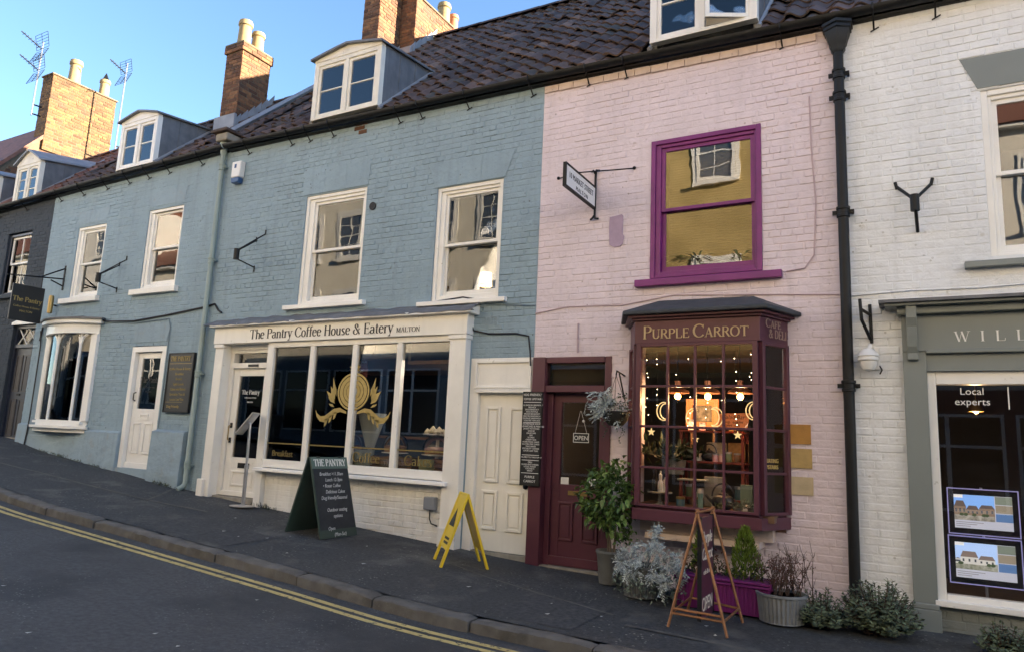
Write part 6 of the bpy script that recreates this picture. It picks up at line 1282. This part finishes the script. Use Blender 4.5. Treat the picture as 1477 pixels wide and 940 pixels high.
t = thing('board_stand', 'round stone serving board propped behind the teapot', 'board', (-2.02,.08,1.15)); B(-2.25,-1.95,.0,.16,1.195,1.215).build('board', mat('stone_board', (.25,.26,.22), .7, var=.1), t, bevel=.006); rods([[(-2.1,.08,.93),(-2.1,.08,1.195)]], .012, WOOD, 'leg', t)
for k, (x, w_, h, cc, lb) in enumerate(((-1.55,.12,.26,(.13,.18,.13),'green gift box on window board'), (-1.40,.05,.27,(.2,.22,.16),'slim olive packet on window board'), (-1.48,.16,.06,(.6,.58,.54),'low white box on window board'), (-1.90,.22,.32,(.20,.19,.16),'grey cloth bag behind the large teapot'))): tag(B(x-w_/2, x+w_/2, .1+.1*(k == 3)-.14*(k == 2), .16+.1*(k == 3)-.06*(k == 2), .927, .927+h).build('gift_box' if k < 3 else 'cloth_bag', mat('pack_%d' % k, cc, .7, var=.1), None, bevel=.006), lb, 'box' if k < 3 else 'bag')
def clump(name, x, y, z, n, s, m, lb, seed, cat='plant', up=.8, long=False):
    rg = random.Random(seed); t = thing(name, lb, cat, (x,y,z)); mb = MB(); MB().lathe([(.001,0),(.035*s,0),(.045*s,.05*s),(.001,.05*s)], (x,y,z), 12).build('pot', ZINC, t, smooth=True)
    for k in range(n):
        if long:
            a = rg.uniform(0,6.3); L = rg.uniform(.6,1.1)*.22*s; p = Vector((x,y,z+.05*s)); d = Vector((cos(a)*.6, sin(a)*.5, 1)); pr = p; 
            for j in range(5):
                q = pr+d.normalized()*L/5; d += Vector((cos(a)*.35, sin(a)*.3, -.38)); w = .010*s*(1-j/6); sd = Vector((-sin(a), cos(a), 0))*w
                mb.add([pr-sd, pr+sd, q+sd*.8, q-sd*.8], [(0,1,2,3)]); pr = q
        else: p = Vector((x+rg.gauss(0,.05*s), y+rg.gauss(0,.04*s), z+.05*s+abs(rg.gauss(0,.025*s)))); add_leaf(mb, p, rdir(rg,up), rdir(rg), rg.uniform(.03,.05)*s, .02*s)
    mb.build('foliage', m, t)
clump('succulent', -1.42,-.26,.93,60,1.1,LF_GRY,'grey-green succulent at the white house end of window board',71); clump('succulent', -1.56,-.30,.93,50,.9,LF_GRY,'small succulent beside the large teapot',72); clump('succulent', -1.72,-.31,.93,40,.8,LF_SAGE,'low sage-coloured succulent at middle of window board',73)
clump('house_plant', -2.36,.25,1.25,160,3.2,LF_DK,'dark leafy house plant behind the star at plum door side',74); 
clump('house_plant', -1.30,-.06,.93,46,.8,LF_RED,'russet dried flowers in side pane of the bay',75)
clump('spider_plant', -2.08,.19,3.455,60,1.9,LF_SPI,'larger spider plant on purple window sill inside',76,long=True); clump('spider_plant', -1.62,.19,3.455,54,1.7,LF_SPI,'smaller spider plant on purple window sill inside',77,long=True)
B(-2.5,-1.4,.13,.3,3.42,3.455).build('inner_sill', PURPLE, hp)
t = thing('open_sign', 'small black open sign hung on strings behind plum door glass', 'sign', (-3.43,.11,1.62)); B(-3.53,-3.33,.105,.113,1.55,1.66).build('board', BLACKB, t); MB().ring(-3.53,-3.33,1.55,1.66,.006,.100,.105).build('frame', WLET, t); text('OPEN', .07, facing_street(-3.43,.104,1.58), WLET, t, ext=.0005); rods([[(-3.51,.109,1.66),(-3.45,.112,1.92)],[(-3.36,.109,1.66),(-3.44,.112,1.92)]], .002, WLET, 'string', t, 4); MB().ball((-3.405,.105,1.80),.018).build('bauble', CHINA, t)
# --- coffee shop window
t = thing('milk_churn', 'cream enamel milk churn in the coffee shop window', 'churn', (-7.72,.12,1.076)); MB().lathe([(.001,0),(.075,0),(.085,.02),(.085,.26),(.05,.36),(.05,.42),(.065,.43),(.065,.45),(.03,.46),(.02,.49),(.001,.49)], (-7.72,.12,1.076), 20).build('body', ENAM, t, smooth=True); MB().tube([(-7.81,.12,1.28),(-7.85,.12,1.3),(-7.83,.12,1.38)], .008, 6).build('handle', IRON, t)
tin(-6.72,.12,1.076,.135,.25,mat('tin_duckegg',(.36,.44,.46),.4,var=.05),'large pale blue flour tin in the coffee shop window','tin',mat('tin_duckegg2',(.36,.44,.46),.4,var=.05)); serif_text('FLOUR', .045, facing_street(-6.82,-.016,1.20), BLET, bpy.data.objects['milk_churn'], width=.2) if False else None
fl = [o for o in bpy.data.objects if o.get('label','').startswith('large pale blue flour')][0]; serif_text('FLOUR', .05, Matrix.Translation((-6.80,-.018,1.15)) @ Matrix.Rotation(pi/2,4,'X'), BLET, fl, width=.17, thick=.18, thin=.08)
tin(-5.62,.1,1.076,.11,.17,mat('tin_sage',(.28,.30,.16),.5,var=.06),'sage green cake tin at the side door end of window','tin',mat('tin_sage2',(.28,.30,.16),.5,var=.06))
t = thing('glass_vase', 'tall conical glass vase behind the gilt emblem', 'vase', (-6.75,.3,1.33)); MB().lathe([(.05,0),(.06,.02),(.2,.48),(.205,.48),(.07,.02),(.06,.0)], (-6.78,.3,1.36), 20).build('body', mat('frosted_glass', (.45,.5,.5), .3, var=.03), t, smooth=True); MB().lathe([(.001,0),(.09,0),(.03,.02),(.03,.28),(.001,.28)], (-6.78,.3,1.076), 14).build('foot', STEEL, t, smooth=True)
def cakestand(x, y, r, h, lb, cm, topm, dome=True, heap=False):
    t = thing('cake_stand', lb, 'cake stand', (x,y,1.076)); MB().lathe([(.001,0),(r*.5,0),(.025,.03),(.025,h),(r,h+.02),(r,h+.035),(.001,h+.035)], (x,y,1.076), 22).build('stand', CHINA, t, smooth=True); z = 1.076+h+.035
    if heap:
        rg = random.Random(81)
        for k in range(26): a = rg.uniform(0,6.3); q = r*.8*sqrt(rg.random()); MB().lathe([(.001,0),(.035,.0),(.04,.02),(.02,.05),(.001,.065)], (x+q*cos(a), y+q*sin(a), z+.10*(1-q/r)*rg.random()), 8).build('meringue', topm, t, smooth=True)
    else: MB().lathe([(.001,0),(r*.8,0),(r*.82,.06),(.001,.06)], (x,y,z), 22).build('cake', cm, t, smooth=True); MB().lathe([(r*.83,.055),(r*.83,.075),(r*.6,.095),(.001,.1)], (x,y,z), 22).build('icing', topm, t, smooth=True)
    if dome: MB().lathe([(r*.95,0),(r*.95,.1),(r*.75,.2),(r*.3,.25),(.012,.26),(.02,.29),(.001,.3)], (x,y,z), 22).build('dome', GLASS_F, t, smooth=True)
cakestand(-5.72,.45,.21,.20,'glass-domed pink iced cake nearest the side door',CAKE,ICE); cakestand(-6.42,.42,.19,.20,'glass-domed sponge cake behind the flour tin',CAKE,CAKE); cakestand(-6.0,.85,.22,.48,'tall stand heaped with meringues at back of window',CAKE,MERI,False,True); cakestand(-7.2,.4,.17,.18,'low stand with brown cake beside the milk churn',CAKE,WOOD,True)
for k, (x, lb) in enumerate(((-6.45,'slatted wooden crate beneath the sponge cake'), (-6.05,'slatted wooden crate beneath the meringues'), (-5.38,'slatted wooden crate at side door end of window'))):
    t = thing('crate', lb, 'crate', (x,.2,1.076))
    for q in range(3): B(x-.17,x+.17,.1,.115,1.085+q*.06,1.13+q*.06).build('slat', WOOD, t); B(x-.17,x+.17,.285,.3,1.085+q*.06,1.13+q*.06).build('slat', WOOD, t)
    for s in (-1,1): B(x+s*.155-.015,x+s*.155+.015,.116,.284,1.08,1.26).build('end', WOOD, t)
t = thing('round_plaque', 'round white printed plaque standing at foot of shop window', 'sign', (-7.53,-.02,1.076)); MB().lathe([(.001,-.008),(.12,-.008),(.12,.008),(.001,.008)], (0,0,0), 24).build('disc', CHINA, t).matrix_basis = Matrix.Translation((0,0,0)); o = t.children[0]; o.matrix_parent_inverse = Matrix.Identity(4); o.matrix_basis = Matrix.Translation((0,0,.12)) @ Matrix.Rotation(pi/2-.1,4,'X'); text('open', .06, facing_street(-7.53,-.042,1.18), BLET, t, ext=.0005)
t = thing('counter', 'dark serving counter at back of the coffee shop', 'counter', (-6.6,1.8,.5)); B(-8.2,-5.0,1.6,2.3,.5,1.5).build('body', ROOM_N, t); B(-8.25,-4.95,1.55,2.35,1.5,1.54).build('top', WOOD, t)
t = thing('wall_plaque', 'reddish shield-shaped plaque on back wall of coffee shop', 'picture', (-5.9,4.18,1.9)); MB().prism([(-6.15,2.25),(-5.65,2.25),(-5.65,2.0),(-5.78,1.85),(-5.9,1.78),(-6.02,1.85),(-6.15,2.0)], 4.16, 4.19).build('board', WOOD_R, t)
t = thing('shop_sign', 'dark red sign hanging high inside the coffee shop window', 'sign', (-7.25,.5,2.45)); B(-7.45,-7.12,.5,.515,2.38,2.68).build('board', mat('sign_red', (.16,.025,.03), .5), t); [text(w_, .055, facing_street(-7.285,.499,2.60-.07*k), WLET, t, ext=.0005) for k, w_ in enumerate(('HOME MADE','TO','ORDER'))]; rods([[(-7.40,.507,2.68),(-7.40,.507,3.0)],[(-7.17,.507,2.68),(-7.17,.507,3.0)]], .003, CABLE, 'chain', t, 4)
t = thing('ceiling_lamp', 'small white spot lamp on the coffee shop ceiling', 'lamp', (-5.45,.9,2.6)); rods([[(-5.45,.9,3.0),(-5.45,.9,2.68)]], .008, IRON, 'stem', t); MB().lathe([(.05,0),(.05,.07),(.001,.08)], (-5.45,.9,2.6), 12).build('shade', PLWHITE, t, smooth=True); MB().ball((-5.45,.9,2.6),.028).build('bulb', SHADE, t); plight('lamp_light', (-5.45,.9,2.55), 22, t, c=(1,.85,.66))
for (x0,x1,z0,z1,cc,lb,i) in ((-8.40,-8.24,1.38,1.72,(.55,.62,.58),'pale green notice taped inside the coffee shop window',0), (-8.38,-8.27,1.90,1.98,(.16,.42,.05),'bright green sticker high on the coffee shop window',1), (-8.42,-8.33,1.20,1.26,(.45,.6,.6),'pale blue upper sticker at corner of coffee shop window',2), (-8.42,-8.34,1.13,1.19,(.1,.3,.38),'teal lower sticker at corner of coffee shop window',3)):
    tag(B(x0,x1,-.072,-.0705,z0,z1).build('notice' if i == 0 else 'sticker', mat('sticker_%d' % i, cc, .6, var=.06), None), lb, 'notice' if i == 0 else 'sticker')
t0 = [o for o in bpy.data.objects if o.name == 'notice' and o.parent is None]
for k in range(6): text(('Welcome','Opening times','Mon to Sat','8.30 to 4','Sunday','closed')[k], .03, facing_street(-8.32,-.0735,1.64-.042*k), BLET, [o for o in bpy.data.objects if o.get('label','').startswith('pale green notice')][0], ext=.0004)
# --- lamps upstairs
for (x, z, lb) in ((-7.75,3.80,'lit table lamp behind the blue house sash nearest the downpipe'), (-5.42,3.76,'lit table lamp behind the sash nearest the pink house')):
    y = 1.0; t = thing('table_lamp', lb, 'lamp', (x,y,z-.35)); MB().lathe([(.10,0),(.085,.2),(.08,.2),(.095,0)], (x,y,z), 18).build('shade', SHADE, t, smooth=True); MB().lathe([(.001,0),(.07,0),(.05,.03),(.015,.06),(.03,.2),(.012,.32),(.012,.42),(.001,.42)], (x,y,z-.35), 12).build('base', CHINA, t, smooth=True); plight('lamp_light', (x,y,z+.1), 1.0, t)
    t = thing('side_table', 'small side table under the '+lb[4:], 'table', (x,y,2.7)); zf = (3.43 if x < -6 else 3.34)-.75; B(x-.2,x+.2,y-.2,y+.2,z-.38,z-.352).build('top', WOOD, t)
    for a in (-1,1):
        for b in (-1,1): B(x+a*.17-.02,x+a*.17+.02,y+b*.17-.02,y+b*.17+.02,zf,z-.38).build('leg', WOOD, t)
# --- estate agent window
def poster(x0, x1, z0, z1, lb, sky, seed):
    rg = random.Random(seed); t = thing('property_display', lb, 'display', ((x0+x1)/2,.1,z0)); B(x0,x1,.10,.115,z0,z1).build('panel', BLACKB, t); MB().ring(x0-.006,x1+.006,z0-.006,z1+.006,.008,.092,.118).build('edge', mat('acrylic_edge', (.35,.33,.5), .2, var=0, emit=(.4,.4,.9), estr=.06), t)
    def em(c, k=.09): return mat('lit_print_%02d%02d%02d' % tuple(int(v*99) for v in c), c, .5, var=0, emit=c, estr=k)
    a, b, c, d = x0+.045, x1-.045, z0+.05, z1-.05; B(a,b,.096,.099,c,d).build('print', em((.5,.52,.62)), t); m = a+(b-a)*.70; zc = c+(d-c)*.24
    B(a,m,.0945,.0955,zc,d).build('photo_sky', em(sky, .13), t); mid = zc+(d-zc)*.45
    def emn(nm, c1, c2, sc_): 
        m_ = mat('lit_photo_'+nm, c1, .5, var=.25, vscale=sc_, col2=c2); b_ = m_.node_tree.nodes['Principled BSDF']; lk = b_.inputs['Base Color'].links[0].from_socket; m_.node_tree.links.new(lk, b_.inputs['Emission Color']); b_.inputs['Emission Strength'].default_value = .09; return m_
    B(a,m,.093,.0942,zc,zc+(mid-zc)*.62).build('photo_ground', emn('ground%d' % seed, ((.20,.19,.16),(.22,.24,.16))[seed-1], ((.36,.34,.30),(.34,.34,.30))[seed-1], 30.), t)
    zh = zc+(mid-zc)*.45; bc, rc = (((.26,.19,.14),(.13,.10,.09)), ((.62,.61,.58),(.22,.17,.15)))[seed-1]
    for (q0, q1, hh_, ro) in (((.0,.30,.075,.05), (.30,.62,.05,.035), (.62,1.,.065,.03)), ((.12,.55,.06,.05), (.55,.95,.045,.035), (.0,.12,.04,.01)))[seed-1]:
        u0, u1 = a+(m-a)*q0, a+(m-a)*q1; B(u0,u1,.0918,.0928,zh,zh+hh_).build('photo_house', em(bc), t); MB().prism([(u0,zh+hh_),(u1,zh+hh_),(u1-.02,zh+hh_+ro),(u0+.02,zh+hh_+ro)], .0917, .0927).build('photo_roof', em(rc), t)
        for w_ in range(3): xx = u0+(u1-u0)*(w_+.5)/3; B(xx-.007,xx+.007,.0908,.0916,zh+hh_*.35,zh+hh_*.75).build('photo_window', em((.07,.08,.10)), t)
    for w_ in range(5): xx = a+.02+(m-a-.04)*rg.random(); MB().prism([(xx+.018*cos(2*pi*v/9)*(1+.25*sin(v*3)), zh+.005+.014*sin(2*pi*v/9)) for v in range(9)], .0900, .0906).build('photo_shrub', em((.07,.10,.05)), t)
    for k in range(3): zz = zc+(d-zc)*k/3; B(m+.006,b,.0945,.0955,zz+.003,zz+(d-zc)/3-.003).build('photo_small', em(((.10,.2,.42),(.30,.26,.2),(.2,.24,.2))[k]), t)
    B(a,a+.07,.090,.0914,d-.028,d).build('photo_tag', em((.8,.8,.8)), t)
    for k in range(3): B(a+.01,a+.22-.05*k,.0945,.0955,c+.05-.017*k,c+.056-.017*k).build('caption', em((.25,.25,.28)), t)
poster(.24,.77,.885,1.28,'upper lit property display in the grey shop window',(.18,.36,.75),1); poster(.23,.77,.455,.86,'lower lit property display in the grey shop window',(.35,.5,.8),2)
t = thing('display_stand', 'steel stand holding the two property displays', 'stand', (.5,.12,.05)); rods([[(.5,.13,.08),(.5,.13,1.3)]], .012, STEEL, 'pole', t); MB().lathe([(.001,0),(.15,0),(.15,.012),(.001,.02)], (.5,.14,.06), 16).build('base', STEEL, t)
t = thing('pendant_lamp', 'brass pendant lamp inside the grey shop', 'lamp', (.55,.9,2.0)); rods([[(.55,.9,2.9),(.55,.9,2.15)]], .005, BRASS, 'cord', t); MB().lathe([(.02,.12),(.05,.1),(.07,0),(.065,0)], (.55,.9,2.03), 14).build('shade', BRASS, t, smooth=True); MB().ball((.55,.9,2.04),.03).build('bulb', SHADE, t); plight('lamp_light', (.55,.9,1.98), 2, t)

# ------------------------------------------------------------------ written lines become real meshes
bpy.context.view_layer.update(); dg = bpy.context.evaluated_depsgraph_get()
for o in [o for o in bpy.data.objects if o.type == 'FONT']:
    me = bpy.data.meshes.new_from_object(o.evaluated_get(dg)); m = o.data.materials[0]; nm = o.name
    n = bpy.data.objects.new('lettering', me); COL.objects.link(n)
    if not me.materials: me.materials.append(m)
    n.parent = o.parent; n.matrix_parent_inverse = o.matrix_parent_inverse.copy(); n.matrix_basis = o.matrix_basis.copy(); bpy.data.objects.remove(o)
